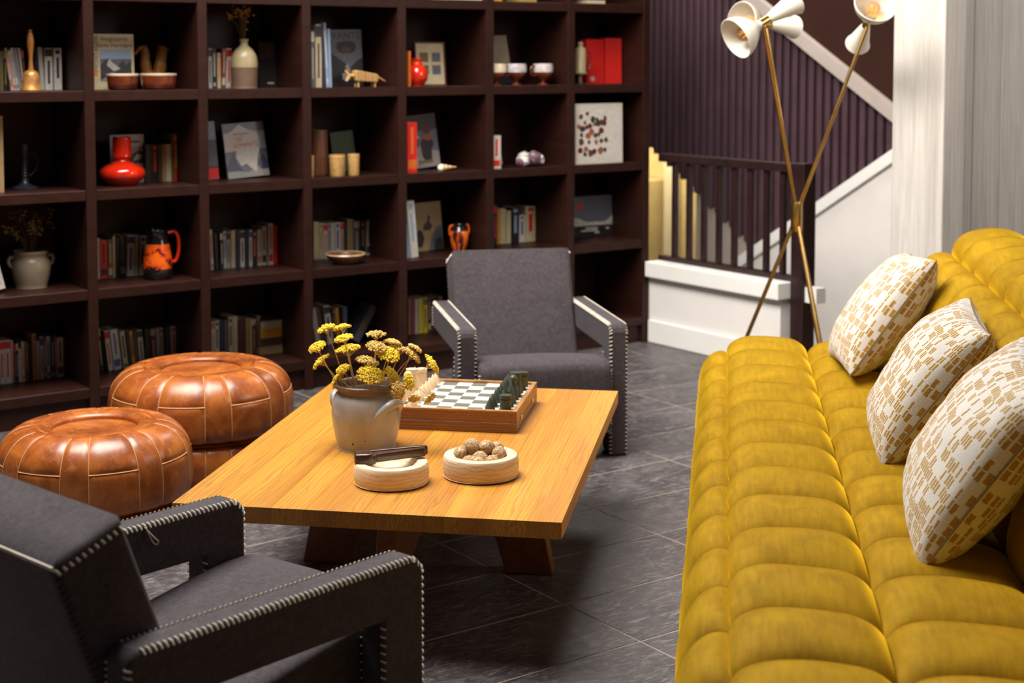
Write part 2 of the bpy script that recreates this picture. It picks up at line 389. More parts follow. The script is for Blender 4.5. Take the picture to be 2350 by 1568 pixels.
# ------------------------------------------------------------ floor
KZ = AZ - math.pi / 2
def K(s, off, z): return P0 - N * s + D * off + Vector((0, 0, z))
floor = MB().prism([(-5.2, -7.5), (3.6, -7.5), (3.6, -.30), (1.3, -.30), (1.3, -1.05), (0.012, -1.05), (0.012, .60), (-5.2, .60)], -.12, -.0009, 'z').obj('floor', M_grout, None, P0, (0, 0, AZ))
struct(floor)
TP, TR = .591, .3097
tile_me = MB().box((0, 0, -.011), (TP - .005, TR - .005, .022)).mesh('tile', .0015, None, 1)
tile_me.materials.append(M_slate)
for i in range(-9, 10):
    for j in range(-16, 9):
        a = -2.015 + TP * (i + .5); o = -2.402 + TR * (j + .5)
        if a - TP / 2 < -5.1 or a + TP / 2 > 3.5 or o - TR / 2 > .30: continue
        p = P0 + D * a + N * o
        if not (1.0 < p.y < 8.6): continue
        px = 1175 + 3440 * p.x / p.y
        if px < -700 or px > 2900: continue
        if a + TP / 2 > 0.0 and o + TR / 2 > -1.04:
            if a - TP / 2 > -.05: continue
            a0, a1 = a - TP / 2 + .0025, .010; o0, o1 = o - TR / 2 + .0025, min(o + TR / 2 - .0025, .41)
            MB().bb(a0, a1, o0, o1, -.022, 0).obj('tile', M_slate, floor)
            continue
        link('tile', tile_me, None, floor, (a, o, 0))

# ------------------------------------------------------------ bookcase wall
struct(MB().bb(-5.2, .0, .42, .50, 0.001, 3.2).obj('wall_back', M_battenback, None, P0, (0, 0, AZ)))
bc = thing('bookcase', 'tall dark brown wooden bookcase of square open bays along the back wall', 'bookcase', P0, (0, 0, AZ))
UR = [-2.887 + .4815 * i for i in range(-3, 7)]
RZ = [.132, .529, .927, 1.323, 1.721, 2.119]
for a in UR: MB().bb(a - .042, a, 0, .40, 0, 2.16).obj('upright', M_shelf, bc, bevel=.0015, seg=1)
for i in range(len(UR) - 1):
    for z in RZ: MB().bb(UR[i], UR[i + 1] - .042, .002, .40, z - .041, z).obj('shelf_board', M_shelf, bc, bevel=.0015, seg=1)
    MB().bb(UR[i], UR[i + 1] - .042, .02, .04, 0, .091).obj('plinth', M_shelf, bc)
MB().bb(UR[0] - .042, 0, .40, .415, 0, 2.16).obj('back_panel', M_shelf, bc)

# ------------------------------------------------------------ stair corner
def kbox(name, s0, s1, o0, o1, z0, z1, mat, parent=None, bevel=0.0):
    return MB().bb(s0, s1, o0, o1, z0, z1).obj(name, mat, parent, None if parent else P0, None if parent else (0, 0, KZ), bevel)
knee = struct(kbox('wall_knee', -.40, .925, .010, .15, 0.001, .345, M_white))
struct(kbox('baseboard_knee', .006, .925, -.008, .010, 0.001, .115, M_trim, None, .004))
struct(kbox('trim_1', .006, .945, -.03, .20, .34, .418, M_trim, None, .004))
rail = thing('stair_railing', 'dark wooden stair railing with thin balusters on the white knee wall', 'railing', P0, (0, 0, KZ))
kbox('handrail', .004, .96, .055, .115, .925, .968, M_railwood, rail, .005)
kbox('bottom_rail', .004, .96, .06, .11, .42, .445, M_railwood, rail, .003)
kbox('newel_post', .950, 1.030, .045, .125, 0.0, .972, M_railwood, rail, .004)
for i in range(8):
    s = .105 + .1083 * i
    kbox('baluster', s - .013, s + .013, .072, .098, .44, .93, M_railwood, rail, .002)
struct(kbox('trim_2', 1.03, 1.10, .06, .12, .335, .405, M_white))

BO = 1.0   # offset of the batten wall behind the knee wall
def lineL(s): return .831 + (s + 1.045) * (.376 - .831) / (1.045 - .264)       # lower left edge of the battens
def lineR(s): return .376 + (s + .264) * (.975 - .376) / (.727 + .264)         # lower right edge
def lineU(s): return 1.780 + (s + .330) * (1.152 - 1.780) / (.723 + .330)      # upper edge under the flight
wb = struct(MB().prism([(-2.2, .9 + .6), (-1.6, lineL(-1.6)), (-.264, .376), (1.25, lineR(1.25)), (1.25, 3.0), (-2.2, 3.0)], BO + .03, BO + .08, 'y').obj('wall_stairwell', M_battenback, None, P0, (0, 0, KZ)))
i = 0
s = -1.62
while s < 1.15:
    c = s + .021
    lo = max(lineL(c), lineR(c)) if c < -.264 else lineR(c)
    if c < -.264: lo = lineL(c)
    hi = min(2.55, lineU(c) + .02)
    if hi - lo > .03:
        MB().prism([(-.018, lo), (.018, lo), (.018, hi), (-.018, hi)], -.03, .0, 'y').obj('batten', M_batten, wb, (c, BO + .03, 0), bevel=.004, seg=1)
    s += .0605
# white stringer wall and beige wall under the battens
sl = (.975 - .376) / (.727 + .264)
struct(MB().prism([(-.78, -1.4), (1.3, -1.4), (1.3, lineR(1.3) - .06), (-.36, lineR(-.36) - .06), (-.78, lineR(-.78) - .06)], BO - .012, BO + .03, 'y').obj('wall_stringer', M_white, None, P0, (0, 0, KZ)))
struct(MB().prism([(-.775, .0), (-.20, .0), (-.264, .376), (-.775, lineL(-.775))], BO + .031, BO + .06, 'y').obj('wall_under_stairs', M_beige, None, P0, (0, 0, KZ)))
struct(MB().prism([(-.40, lineR(-.40) - .065), (1.3, lineR(1.3) - .065), (1.3, lineR(1.3) + .005), (-.264, .381), (-.40, .30)], BO - .035, BO - .012, 'y').obj('trim_3', M_trim, None, P0, (0, 0, KZ), .003))
struct(MB().prism([(-1.6, lineU(-1.6)), (1.25, lineU(1.25)), (1.25, lineU(1.25) + .088), (-1.6, lineU(-1.6) + .088)], BO - .05, BO - .001, 'y').obj('trim_4', M_beige, None, P0, (0, 0, KZ), .003))
struct(MB().prism([(-1.6, lineU(-1.6) + .05), (1.25, lineU(1.25) + .05), (1.25, 3.0), (-1.6, 3.0)], BO - .02, BO - .002, 'y').obj('wall_soffit', M_brownwall, None, P0, (0, 0, KZ)))
# lit lower landing seen between the balusters
struct(kbox('wall_landing', -3.2, -.4, 2.0, 2.06, -.6, 2.4, M_cream))
struct(kbox('floor_landing', -3.2, .9, .16, 2.0, -.60, -.55, M_beige))
struct(kbox('trim_5', -2.11, -1.99, 1.94, 2.0, -.55, 1.6, M_trim, None, .006))
ct = thing('landing_cabinet', 'warm lit shelf cabinet on the landing seen through the railing', 'cabinet', K(-2.42, 1.78, -.55), (0, 0, KZ))
MB().bb(-.28, .28, .18, .20, 0, 1.15).obj('back_panel', M_cream, ct)
for x in (-.28, .26): MB().bb(x, x + .02, -.12, .18, 0, 1.15).obj('side_panel', M_cream, ct)
for z in (.0, .38, .72, 1.13): MB().bb(-.26, .26, -.12, .18, z, z + .02).obj('shelf_board', M_cream, ct)
pl = bpy.data.lights.new('landing_fill', 'POINT'); pl.energy = 45; pl.color = (1.0, .80, .42); pl.shadow_soft_size = .12  # warm point light without a fixture, added out of view to light the landing
plo = bpy.data.objects.new('landing_fill', pl); COL.objects.link(plo); plo.location = K(-1.95, 1.5, 1.3)

# ------------------------------------------------------------ timber pillar and plank wall on the right
PC = Vector((1.728, 6.0, 0))
struct(MB().prism([(0, 0), (.135, 0), (.135, .262), (0, .262)], 0, 3.0, 'z').obj('trim_6', M_whitewash, None, PC, (0, 0, AZ), .006))
wr = struct(MB().bb(.10, 3.0, .125, .16, 0, 3.0).obj('wall_right', M_battenback, None, PC, (0, 0, AZ)))
x = .06
for i, w in enumerate((.262, .185, .20, .19, .21, .2, .19, .2, .2, .19, .2, .2)):
    MB().bb(-w / 2 + .0025, w / 2 - .0025, -.02, 0, 0, 3.0).obj('plank', M_whitewash, wr, (x + w / 2, .125, 0), None, .0025, None, 1)
    x += w

# ------------------------------------------------------------ oak coffee table
TZ = .36; TA = R(-9.4)
tb = thing('coffee_table', 'low square oak coffee table with thick plank top and splayed cross base', 'table', (-.2435, 4.244, 0), (0, 0, TA))
TW, TD, TT = .966, 1.42, .041
ws = [.115, .074, .062, .088, .142, .051, .15, .083, .118, .083]; x = -TW / 2
for w in ws:
    w = w * TW / sum(ws)
    MB().bb(-w / 2 + .0001, w / 2 - .0001, -TD / 2, TD / 2, TZ - TT, TZ).obj('plank', M_oak, tb, (x + w / 2, 0, 0), None, .0004, None, 1)
    x += w
def trestle(half_top, half_bot, leg, th):
    zt = TZ - TT - .001
    outer = [(-half_top, zt), (-half_bot, 0), (-half_bot + leg, 0)]
    arch = [(-half_bot + leg + .03, .10)] + [(-.30 * half_bot * math.cos(t) * 1.0 - (1 - math.sin(t)) * .12 * 0, .14 + .10 * math.sin(t)) for t in (0.15, .5, .9, 1.57, 2.2, 2.6, 2.99)] + [(half_bot - leg - .03, .10)]
    return outer + arch + [(half_bot - leg, 0), (half_bot, 0), (half_top, zt)]
MB().prism(trestle(.30, .365, .135, .05), -.028, .028, 'y').obj('cross_leg', M_oakleg, tb, (0.008, -.03, 0), None, .003, None, 1)
lg = MB().prism(trestle(.42, .50, .135, .05), -.028, .028, 'x').obj('long_leg', M_oakleg, tb, (0.0, -.03, 0), None, .003, None, 1)

# ------------------------------------------------------------ armchairs
def stitches(mb, p0, p1, nA, nB, pitch=.0112, l=.0085, r=.0024, skip=.012):
    p0 = Vector(p0); p1 = Vector(p1); nA = Vector(nA).normalized(); nB = Vector(nB).normalized()
    L = (p1 - p0).length; n = max(1, int((L - 2 * skip) / pitch)); t = (p1 - p0).normalized()
    for i in range(n + 1):
        c = p0 + t * (skip + (L - 2 * skip) * i / max(1, n)); j = t * .0022
        mb.tube([c - nB * l + nA * .0008 - j, c - nB * l * .35 - nA * .001 - nA * .0 , c - nA * l * .35 - nB * .001, c - nA * l + nB * .0008 + j], r, 5)
M_darkcord = plain('charcoal_cord', (.075, .062, .060), .8)
def cord(mb, pts, r=.003): mb.tube(pts, r, 6)
def armchair(label, loc, rotz, thread=False):
    t = thing('armchair', label, 'armchair', loc, (0, 0, rotz), 'charcoal felt armchairs')
    W2, AT = .312, .066; ZA, ZB, L, LW = .486, .378, .675, .110
    for sgn in (-1, 1):
        poly = [(0, 0), (LW, 0), (LW, ZB), (L, ZB), (L, ZA - .022), (L - .007, ZA - .007), (L - .022, ZA), (.030, ZA), (.015, ZA - .005), (.005, ZA - .015), (0, ZA - .030)]
        x0, x1 = (W2 - AT, W2) if sgn > 0 else (-W2, -W2 + AT)
        arm = MB().prism(poly, x0, x1, 'x').obj('arm_frame', M_felt, t, None, None, .011, None, 4)
        st = MB()
        for x, nx in ((x0, -1), (x1, 1)):
            stitches(st, (x, .022, ZA), (x, L - .02, ZA), (nx, 0, 0), (0, 0, 1)); stitches(st, (x, .002, ZA - .024), (x, .024, ZA - .002), (nx, 0, 0), (0, -.7, .7), .011, .008, .0022, .002)
            stitches(st, (x, 0, .0), (x, 0, ZA - .022), (nx, 0, 0), (0, -1, 0), .0145, .0075, .0020)
            stitches(st, (x, LW, .0), (x, LW, ZB), (nx, 0, 0), (0, 1, 0), .016, .006, .0018)
            stitches(st, (x, L, ZB), (x, L, ZA - .016), (nx, 0, 0), (0, 1, 0))
        st.obj('stitching', M_stitch, arm, smooth=60, merge=False)['kind'] = 'stuff'
        if thread and sgn > 0:
            MB().tube(smoothpath([(x0 - .001, .26, ZA - .005), (x0 - .008, .255, ZA - .02), (x0 - .005, .245, ZA - .038), (x0 - .004, .235, ZA - .046), (x0 - .007, .232, ZA - .040), (x0 - .010, .246, ZA - .026), (x0 - .002, .262, ZA - .004)], 6), .0013, 5).obj('loose_thread', M_stitch, arm, smooth=60)
    sw = W2 - AT - .003
    # seat block with a domed top
    prof = smooth2([(.50, .075), (.20, .085), (-.02, .098), (-.040, .115), (-.046, .20), (-.046, .30), (-.036, .343), (.0, .362), (.10, .358), (.30, .322), (.55, .270), (.57, .26)], 5)
    rows = []
    xs = [-1, -.985, -.95, -.85, -.6, -.3, 0, .3, .6, .85, .95, .985, 1]
    for xx in xs:
        e = 1 - abs(xx); inset = .012 * max(0, 1 - e / .05) ** 2
        dome = .010 * (1 - xx * xx)
        rows.append([(xx * sw, y + (inset if z > .1 and y < 0 else 0) - (dome if y < -.03 else 0), z - (inset if z > .25 else 0) + (dome if z > .25 else 0)) for y, z in prof])
    mb = MB().grid(rows)
    n = len(prof)
    for row in (rows[0], rows[-1]): mb.add(row, [list(range(n))])
    seat = mb.obj('seat', M_felt, t, smooth=50)
    st = MB()
    for sgn in (-1, 1):
        stitches(st, (sgn * sw, -.036, .12), (sgn * sw, -.036, .335), (sgn, 0, 0), (0, -1, 0))
    st.obj('stitching', M_stitch, seat, smooth=60, merge=False)['kind'] = 'stuff'
    # leaning back block
    ang = R(20); up = Vector((0, math.sin(ang), math.cos(ang))); fw = Vector((0, -math.cos(ang), math.sin(ang)))
    tf = Vector((0, .632, .690)); th = .142; hb = .50; bw = W2 - AT - .004
    rows = []
    for xx in (-1, -.992, -.98, -.965, -.94, -.88, -.7, -.4, 0, .4, .7, .88, .94, .965, .98, .992, 1):
        dm = .014 * (1 - xx ** 2)
        bend = 0
        ring = []
        ax_ = abs(xx * bw) - (bw - .018); cr = (.018 - math.sqrt(max(0, .018 ** 2 - ax_ ** 2))) if ax_ > 0 else 0
        def P(u_, d_):
            u_ = max(u_, cr)
            return P_(u_, d_)
        def P_(u_, d_): return Vector((xx * bw, 0, 0)) + tf - up * u_ - fw * d_
        ed = max(0, 1 - (1 - abs(xx)) / .06) ** 2 * .012
        for q in range(9): ring.append(P(hb * (1 - q / 8), ed - dm * math.sin(math.pi * q / 8) ** .6))          # front face, bottom to top
        ring += [P(-.006 + ed, .02), P(-.009 + ed, th * .5), P(-.004 + ed, th - .015), P(.012, th - ed)]
        for q in range(1, 5): ring.append(P(hb * q / 4, th - ed))
        rows.append([tuple(p) for p in ring])
    mb = MB().grid(rows); n = len(rows[0])
    mb.add([p for p in rows[0]], [list(range(n))]); mb.add([p for p in rows[-1]], [list(range(n))])
    mb.grid([[r[0] for r in rows], [r[-1] for r in rows]])
    back = mb.obj('backrest', M_felt, t, smooth=50)
    st = MB(); sd = MB()
    for sgn in (-1, 1):
        a = tf + Vector((sgn * bw, 0, 0)); b = a - fw * th
        stitches(st, a - fw * .004 + up * -.012, b + up * -.014, (sgn, 0, 0), up, .0125, .009, .0028, .006)
        stitches(sd, b - up * .01, b - up * hb, (sgn, 0, 0), -fw, .0125, .008, .0018)
    c0 = tf + Vector((-bw, 0, 0)) - fw * th - up * .006; c1 = tf + Vector((bw, 0, 0)) - fw * th - up * .006
    cord(st, [c0, c1], .0032)
    sd.obj('dark_stitching', M_darkcord, back, smooth=60, merge=False)['kind'] = 'stuff'
    st.obj('stitching', M_stitch, back, smooth=60, merge=False)['kind'] = 'stuff'
    yb = (tf - up * hb).y
    MB().bb(-.20, .20, yb + .03, yb + .13, 0, .24).obj('rear_support', M_felt, t, None, None, .008)
    return t
armchair('charcoal felt armchair facing the camera beyond the oak table', (.116, 5.344, 0), R(11))
armchair('charcoal felt armchair seen from behind at the near left corner', (-.4035, 3.0755, 0), R(138), True)

# ------------------------------------------------------------ leather poufs
def pouf(label, loc, rotz, Rr, Hh, split):
    t = thing('leather_pouf', label, 'pouf', loc, (0, 0, rotz), 'tan leather poufs')
    k = Rr / .30; z1 = split; up = Hh - split
    def zz(q): return z1 + up * q
    top = [(.1375, zz(.905)), (.1385, zz(.940)), (.143, zz(.965)), (.152, zz(.983)), (.168, zz(.996)), (.184, zz(1.0)), (.205, zz(.995)), (.232, zz(.96)), (.258, zz(.885)), (.279, zz(.775)), (.292, zz(.65)), (.298, zz(.5)), (.300, zz(.33)), (.299, zz(.16)), (.291, zz(.06)), (.272, zz(.015))]
    top = smooth2([(r * k, z) for r, z in top], 4); n = len(top) - 1
    lowp = smooth2([(r * k, z1 * q) for r, q in ((.262, .94), (.285, .88), (.297, .70), (.299, .5), (.296, .25), (.285, .06), (.27, .0))], 4)
    MB().lathe([(0, z1 * .02), (.26 * k, z1 * .02)] + [(r - .008 * k, z) for r, z in lowp[::-1]] + [(r - .008 * k, z) for r, z in top[::-1]] + [(0, zz(.86))], 48).obj('core', M_leather, t, smooth=50)
    seam = MB()
    def patch(name, prof, i0, i1, a0, a1, puff=.0038, na=9):
        rows = []; m = i1 - i0
        for ia in range(na + 1):
            u = ia / na; a = a0 + (a1 - a0) * u; row = []
            for i in range(i0, i1 + 1):
                w = (i - i0) / m; r, z = prof[i]
                ra, za = prof[max(i - 1, 0)]; rb, zb = prof[min(i + 1, len(prof) - 1)]
                tr, tz = rb - ra, zb - za; q = math.hypot(tr, tz) or 1; nr, nz = -tz / q, tr / q
                if nr * r + nz * .1 < 0 : nr, nz = -nr, -nz
                ed = min(1, min(u, 1 - u) / .14) ; ew = min(1, min(w, 1 - w) / .12)
                off = puff * (math.sqrt(1 - (1 - ed) ** 2) * math.sqrt(1 - (1 - ew) ** 2)) - .0026
                row.append(((r + nr * off) * math.cos(a), (r + nr * off) * math.sin(a), z + nz * off))
            rows.append(row)
        MB().grid(rows).obj(name, M_leather, t, smooth=70)
        for row in (rows[0],):
            seam.tube([Vector(p) * 1.0 + Vector((p[0], p[1], 0)).normalized() * .0012 + Vector((0, 0, .0010)) for p in row], .0016, 4)
        if name == 'panel':
            seam.tube([Vector(r[-1]) + Vector((r[-1][0], r[-1][1], 0)).normalized() * .0016 for r in rows], .0016, 4)
    ir = next(i for i, (r, z) in enumerate(top) if r > .178 * k and z > zz(.9))
    im = next(i for i, (r, z) in enumerate(top) if i > ir and z < zz(.62))
    A = 2 * math.pi / 8
    for i in range(8):
        a = i * A
        patch('inner_panel', top, 0, ir, a, a + A, .0035, 10)
        patch('panel', top, ir, im, a, a + A * .64)
        patch('side_panel', top, im, n, a, a + A * .64)
        patch('side_panel', top, ir, n, a + A * .64, a + A, .0038, 7)
        patch('base_panel', lowp, 0, len(lowp) - 1, a, a + A * .64)
        patch('base_panel', lowp, 0, len(lowp) - 1, a + A * .64, a + A)
    seam.obj('seams', M_seam, t, smooth=60, merge=False)['kind'] = 'stuff'
    MB().lathe([(0, zz(.93)), (.06 * k, zz(.928)), (.10 * k, zz(.922)), (.126 * k, zz(.912)), (.136 * k, zz(.895)), (.139 * k, zz(.86))], 40, cap=False).obj('center_disc', M_leather, t, smooth=60)
    MB().lathe([(.266 * k, z1 * .93), (.272 * k, z1 * .95), (.277 * k, z1 * .98), (.272 * k, z1 + .003), (.266 * k, z1 + .004)], 48, cap=False).obj('piping', M_leather, t, smooth=60)
    return t
pouf('round tan leather pouf nearest the near armchair', (-1.287, 4.555, 0), R(12), .296, .332, .105)
pouf('round tan leather pouf farther back against the bookcase', (-1.084, 5.165, 0), R(30), .317, .388, .172)
# ------------------------------------------------------------ mustard sofa
SO = Vector((.504, 3.473, 0)); SA = R(-8.1)
sofa = thing('sofa', 'long mustard yellow velvet sofa with channel tufting on the right', 'sofa', SO, (0, 0, SA))
SV = Vector((math.sin(R(8.1)), math.cos(R(8.1)), 0)); SU = Vector((math.cos(R(8.1)), -math.sin(R(8.1)), 0))
PR = [(.02, .05), (-.035, .055), (-.048, .12), (-.052, .21), (-.048, .29), (-.030, .350), (.002, .388), (.05, .402), (.15, .406), (.291, .395), (.42, .395), (.54, .385), (.605, .375), (.618, .42), (.635, .50), (.672, .62), (.722, .705), (.788, .760), (.86, .800), (.94, .812), (1.01, .785), (1.055, .71), (1.075, .60), (1.078, .40), (1.07, .05)]
NODE = [0, 6, 9, 12, 17, 22, 24]
def resample():
    sm = smoothpath([(a, b, 0) for a, b in PR], 24); ln = [0]
    for i in range(1, len(sm)): ln.append(ln[-1] + (sm[i] - sm[i - 1]).length)
    nodes = [ln[k * 24] for k in NODE]
    pts = []; ss = []
    for a, b in zip(nodes[:-1], nodes[1:]):
        m = max(10, int((b - a) / .0125))
        for q in range(m):
            u = q / m; u = .5 - .5 * math.cos(math.pi * u) if m > 2 else u
            ss.append(a + (b - a) * (.35 * (q / m) + .65 * u))
    ss.append(nodes[-1])
    j = 0
    for s in ss:
        while j < len(ln) - 2 and ln[j + 1] < s: j += 1
        f = (s - ln[j]) / max(1e-9, ln[j + 1] - ln[j]); pts.append(sm[j].lerp(sm[j + 1], f))
    return pts, ss, nodes
PPTS, PS, PN = resample()
ICREASE = min(range(len(PS)), key=lambda i: abs(PS[i] - PN[3]))
def sofa_module(v0, v1, far_end, near_end, seed):
    nch = 4; per = 14; ts = []
    for c in range(nch):
        for q in range(per): ts.append((c + .5 - .5 * math.cos(math.pi * q / per)) / nch)
    ts.append(1.0)
    rr = random.Random(seed); L = v1 - v0; rows = []
    jit = [[rr.uniform(-.010, .010) for _ in PN] for _ in range(nch + 1)]
    for t in ts:
        v = v0 + L * t; row = []
        cc = t * nch; c = cc - math.floor(cc) if t < 1 else 1.0; ci = min(nch - 1, int(cc))
        tri = abs(2 * c - 1); cross = math.sqrt(max(0, 1 - tri ** 2.0))
        edge = min(t, 1 - t) * L
        for i, (p, s) in enumerate(zip(PPTS, PS)):
            a = PPTS[max(i - 1, 0)]; b = PPTS[min(i + 1, len(PPTS) - 1)]
            tg = (b - a).normalized(); nm = Vector((-tg.y, tg.x, 0))
            if i == ICREASE: nm = Vector((-.6, .8, 0))
            k = max(q for q in range(len(PN)) if PN[q] <= s + 1e-9); k = min(k, len(PN) - 2)
            ds = min(s - PN[k], PN[k + 1] - s)
            al = min(1, ds / .085); lon = (1 - (1 - al) ** 2) ** .72
            amp = .046
            puff = amp * cross * (.10 + .90 * lon) - .010 * (1 - lon) ** 2
            nz = noise.noise(Vector((p.x * 9, p.y * 9, v * 11 + seed))) * .003 + noise.noise(Vector((p.x * 28, p.y * 28, v * 60))) * .0005
            puff -= .016 * math.exp(-(ds / .022) ** 2) * tri ** 5
            if edge < .03: puff -= .010 * (1 - edge / .03) ** 2
            puff += nz * lon
            rnd_in = 0
            de = (1 - t) * L if far_end else 9
            dn = t * L if near_end else 9
            dd = min(de, dn)
            if dd < .10: rnd_in = .085 * (1 - math.sqrt(1 - (1 - dd / .10) ** 2))
            q = p + nm * (puff - rnd_in)
            y = v
            # channel seams bow a little between nodes
            y += .012 * math.sin(math.pi * (s - PN[k]) / (PN[k + 1] - PN[k])) * (1 if 0 < t < 1 else 0) * .6
            row.append((q.x, y, max(q.y, .03)))
        rows.append(row)
    for name, i0, i1 in (('seat_section', 0, ICREASE), ('back_section', ICREASE, len(PPTS) - 1)):
        rs = [r[i0:i1 + 1] for r in rows]
        mb = MB().grid(rs)
        for e in (0, -1):
            poly = list(rs[e])
            if name == 'seat_section': poly = poly + [(poly[-1][0], poly[-1][1], .05)]
            else: poly = poly + [(poly[0][0], poly[0][1], .05)]
            mb.add(poly, [list(range(len(poly)))])
        mb.obj(name, M_velvet, sofa, smooth=75)
for i, (a, b) in enumerate(((.97, 2.02), (0, .97), (-.97, 0), (-1.94, -.97))): sofa_module(a + .0006, b - .0006, i == 0, i == 3, 3 + i)
MB().bb(.03, 1.03, -1.85, 1.93, .0, .055).obj('plinth', M_black, sofa)
MB().bb(.04, .57, -1.86, 1.90, .05, .345).bb(.76, 1.0, -1.86, 1.90, .05, .66).obj('frame', M_velvet, sofa)

# ------------------------------------------------------------ scatter cushions
def cushion(label, u0, v0, half, tilt, twist, seed, thick=.104, dz=.0):
    nn = 36; A = half; rows = {1: [], -1: []}; rr = random.Random(seed)
    def sp(q): return math.copysign(1 - (1 - abs(q)) ** 1.35, q) if q else 0
    for i in range(nn + 1):
        u = sp(-1 + 2 * i / nn); ra = []; rb = []
        for j in range(nn + 1):
            v = sp(-1 + 2 * j / nn)
            x = A * u * (1 - .055 * (1 - v * v) * abs(u)); y = A * v * (1 - .055 * (1 - u * u) * abs(v))
            h = thick * (max(0, 1 - u * u) * max(0, 1 - v * v)) ** .38
            w = noise.noise(Vector((x * 7 + seed, y * 7, seed))) * .012 + noise.noise(Vector((x * 22, y * 22 + seed, 1))) * .004
            crn = (abs(u) * abs(v)) ** 3
            wr = .008 * math.sin(26 * (abs(u) - abs(v)) + seed) * crn * (1 - max(abs(u), abs(v)) ** 6)
            e = min(1, (1 - max(abs(u), abs(v))) * 6)
            ra.append((x, y, h + (w + wr) * e)); rb.append((x, y, -h + (w - wr) * e))
        rows[1].append(ra); rows[-1].append(rb)
    me = bpy.data.meshes.new('cushion'); vs = []; fs = []; uvs = []
    for sg in (1, -1):
        b = len(vs)
        for i, r in enumerate(rows[sg]):
            for j, p in enumerate(r): vs.append(p); uvs.append((i / nn * 1.0 + (0 if sg > 0 else .37), j / nn))
        for i in range(nn):
            for j in range(nn):
                q = [b + i * (nn + 1) + j, b + (i + 1) * (nn + 1) + j, b + (i + 1) * (nn + 1) + j + 1, b + i * (nn + 1) + j + 1]
                fs.append(q if sg > 0 else q[::-1])
    me.from_pydata(vs, [], fs); uvl = me.uv_layers.new(name='UVMap')
    for l in me.loops: uvl.data[l.index].uv = uvs[l.vertex_index]
    for p in me.polygons: p.use_smooth = True
    ex = SV.copy(); tl = R(tilt); ey = SU * math.cos(tl) + Vector((0, 0, math.sin(tl))); ez = ex.cross(ey)
    if ez.z < 0: ex = -ex; ez = ex.cross(ey)
    M = Matrix((ex, ey, ez)).transposed().to_4x4() @ Matrix.Rotation(R(twist), 4, 'Z')
    M.translation = SO + SU * u0 + SV * v0 + Vector((0, 0, .435 + half * math.sin(tl) * 1.0 + dz))
    t = thing('cushion', label, 'cushion', M.to_translation(), M.to_euler(), 'woven cushions on the sofa')
    link('cover', me, M_weave, t)
    pip = MB(); ring = []
    for i in range(nn + 1): ring.append(rows[1][i][0])
    for j in range(1, nn + 1): ring.append(rows[1][nn][j])
    for i in range(nn - 1, -1, -1): ring.append(rows[1][i][nn])
    for j in range(nn - 1, -1, -1): ring.append(rows[1][0][j])
    pip.tube([(p[0] * 1.004, p[1] * 1.004, p[2]) for p in ring], .0022, 5).obj('seam', M_weave2, t, smooth=60)
M_weave2 = plain('cushion_seam_thread', (.16, .10, .05), .9)
cushion('woven mustard and white dash cushion farthest along the sofa', .505, 1.50, .225, 54, 6, 1)
cushion('woven mustard and white dash cushion in the middle of the sofa', .525, .50, .215, 54, -4, 2)
cushion('woven mustard and white dash cushion nearest the camera', .535, -.25, .225, 56, -8, 3)

# ------------------------------------------------------------ brass floor lamp
LX, LY = 1.144, 6.0
lp = thing('floor_lamp', 'brass tripod floor lamp with three cream double cone shades', 'floor lamp', (LX, LY, 0), (0, 0, R(-10.8)))
MB().lathe([(.0, .757), (.022, .757), (.023, .76), (.023, .872), (.022, .875), (0, .875)], 24).obj('hub', M_brass, lp, smooth=40)
for a in (180, 60, -60):
    e = (.315 * math.cos(R(a)), .315 * math.sin(R(a)), .006); s_ = (.014 * math.cos(R(a)), .014 * math.sin(R(a)), .78)
    MB().tube([s_, e], .0085, 10).obj('leg', M_brass, lp, smooth=60)
def lamphead(parent, P, ax, bell_r=.084, bell_l=.145, cone_r=.050, cone_l=.165):
    ax = Matrix.Rotation(R(10.8), 3, 'Z') @ Vector(ax)
    ax = Vector(ax).normalized(); M = Matrix.Translation(P) @ ax.to_track_quat('Z', 'Y').to_matrix().to_4x4()
    outer = smooth2([(.014, .018), (.020, .035), (.042, .060), (.066, .092), (.080, .125), (bell_r, bell_l)], 5)
    inner = [(r - .003, z + .001) for r, z in outer[::-1]]
    sh = MB().lathe(outer + inner, 32, M=M, cap=False).obj('bell_shade', M_shade, parent, smooth=50)
    co = [(.013, -.020), (.020, -.035), (cone_r - .006, -cone_l + .012), (cone_r, -cone_l), (cone_r - .003, -cone_l), (cone_r - .010, -cone_l + .014), (.014, -.035)]
    MB().lathe(co, 32, M=M, cap=False).obj('cone_shade', M_shade, parent, smooth=50)
    MB().lathe([(0, -.024), (.0155, -.024), (.0155, .022), (0, .022)], 20, M=M).obj('collar', M_brass, parent, smooth=40)
    MB().lathe([(0, .02), (.016, .02), (.017, .06), (.014, .066), (0, .066)], 16, M=M).obj('socket', M_shade, sh, smooth=40)
    MB().ball((0, 0, .098), .030, 20, 14, M=M, sc=(1, 1, 1.12)).obj('bulb', M_bulb, sh, smooth=180)
    fl = MB()
    for k in range(5):
        a = 2 * math.pi * k / 5; b = a + .6
        fl.tube([M @ Vector((.010 * math.cos(a), .010 * math.sin(a), .080)), M @ Vector((.012 * math.cos(b), .012 * math.sin(b), .112))], .0012, 5)
    fl.obj('filament', M_fil, sh)
for a, ax in ((0, (.02, -.86, .50)), (-120, (-.80, -.38, -.46)), (120, (-.80, -.58, .06))):
    top = Vector((.265 * math.cos(R(a)), .265 * math.sin(R(a)), 1.575)); b = Vector((.012 * math.cos(R(a)), .012 * math.sin(R(a)), .86))
    MB().tube([b, top], .0080, 10).obj('arm', M_brass, lp, smooth=60)
    lamphead(lp, top + Vector((0, 0, .018)), ax)

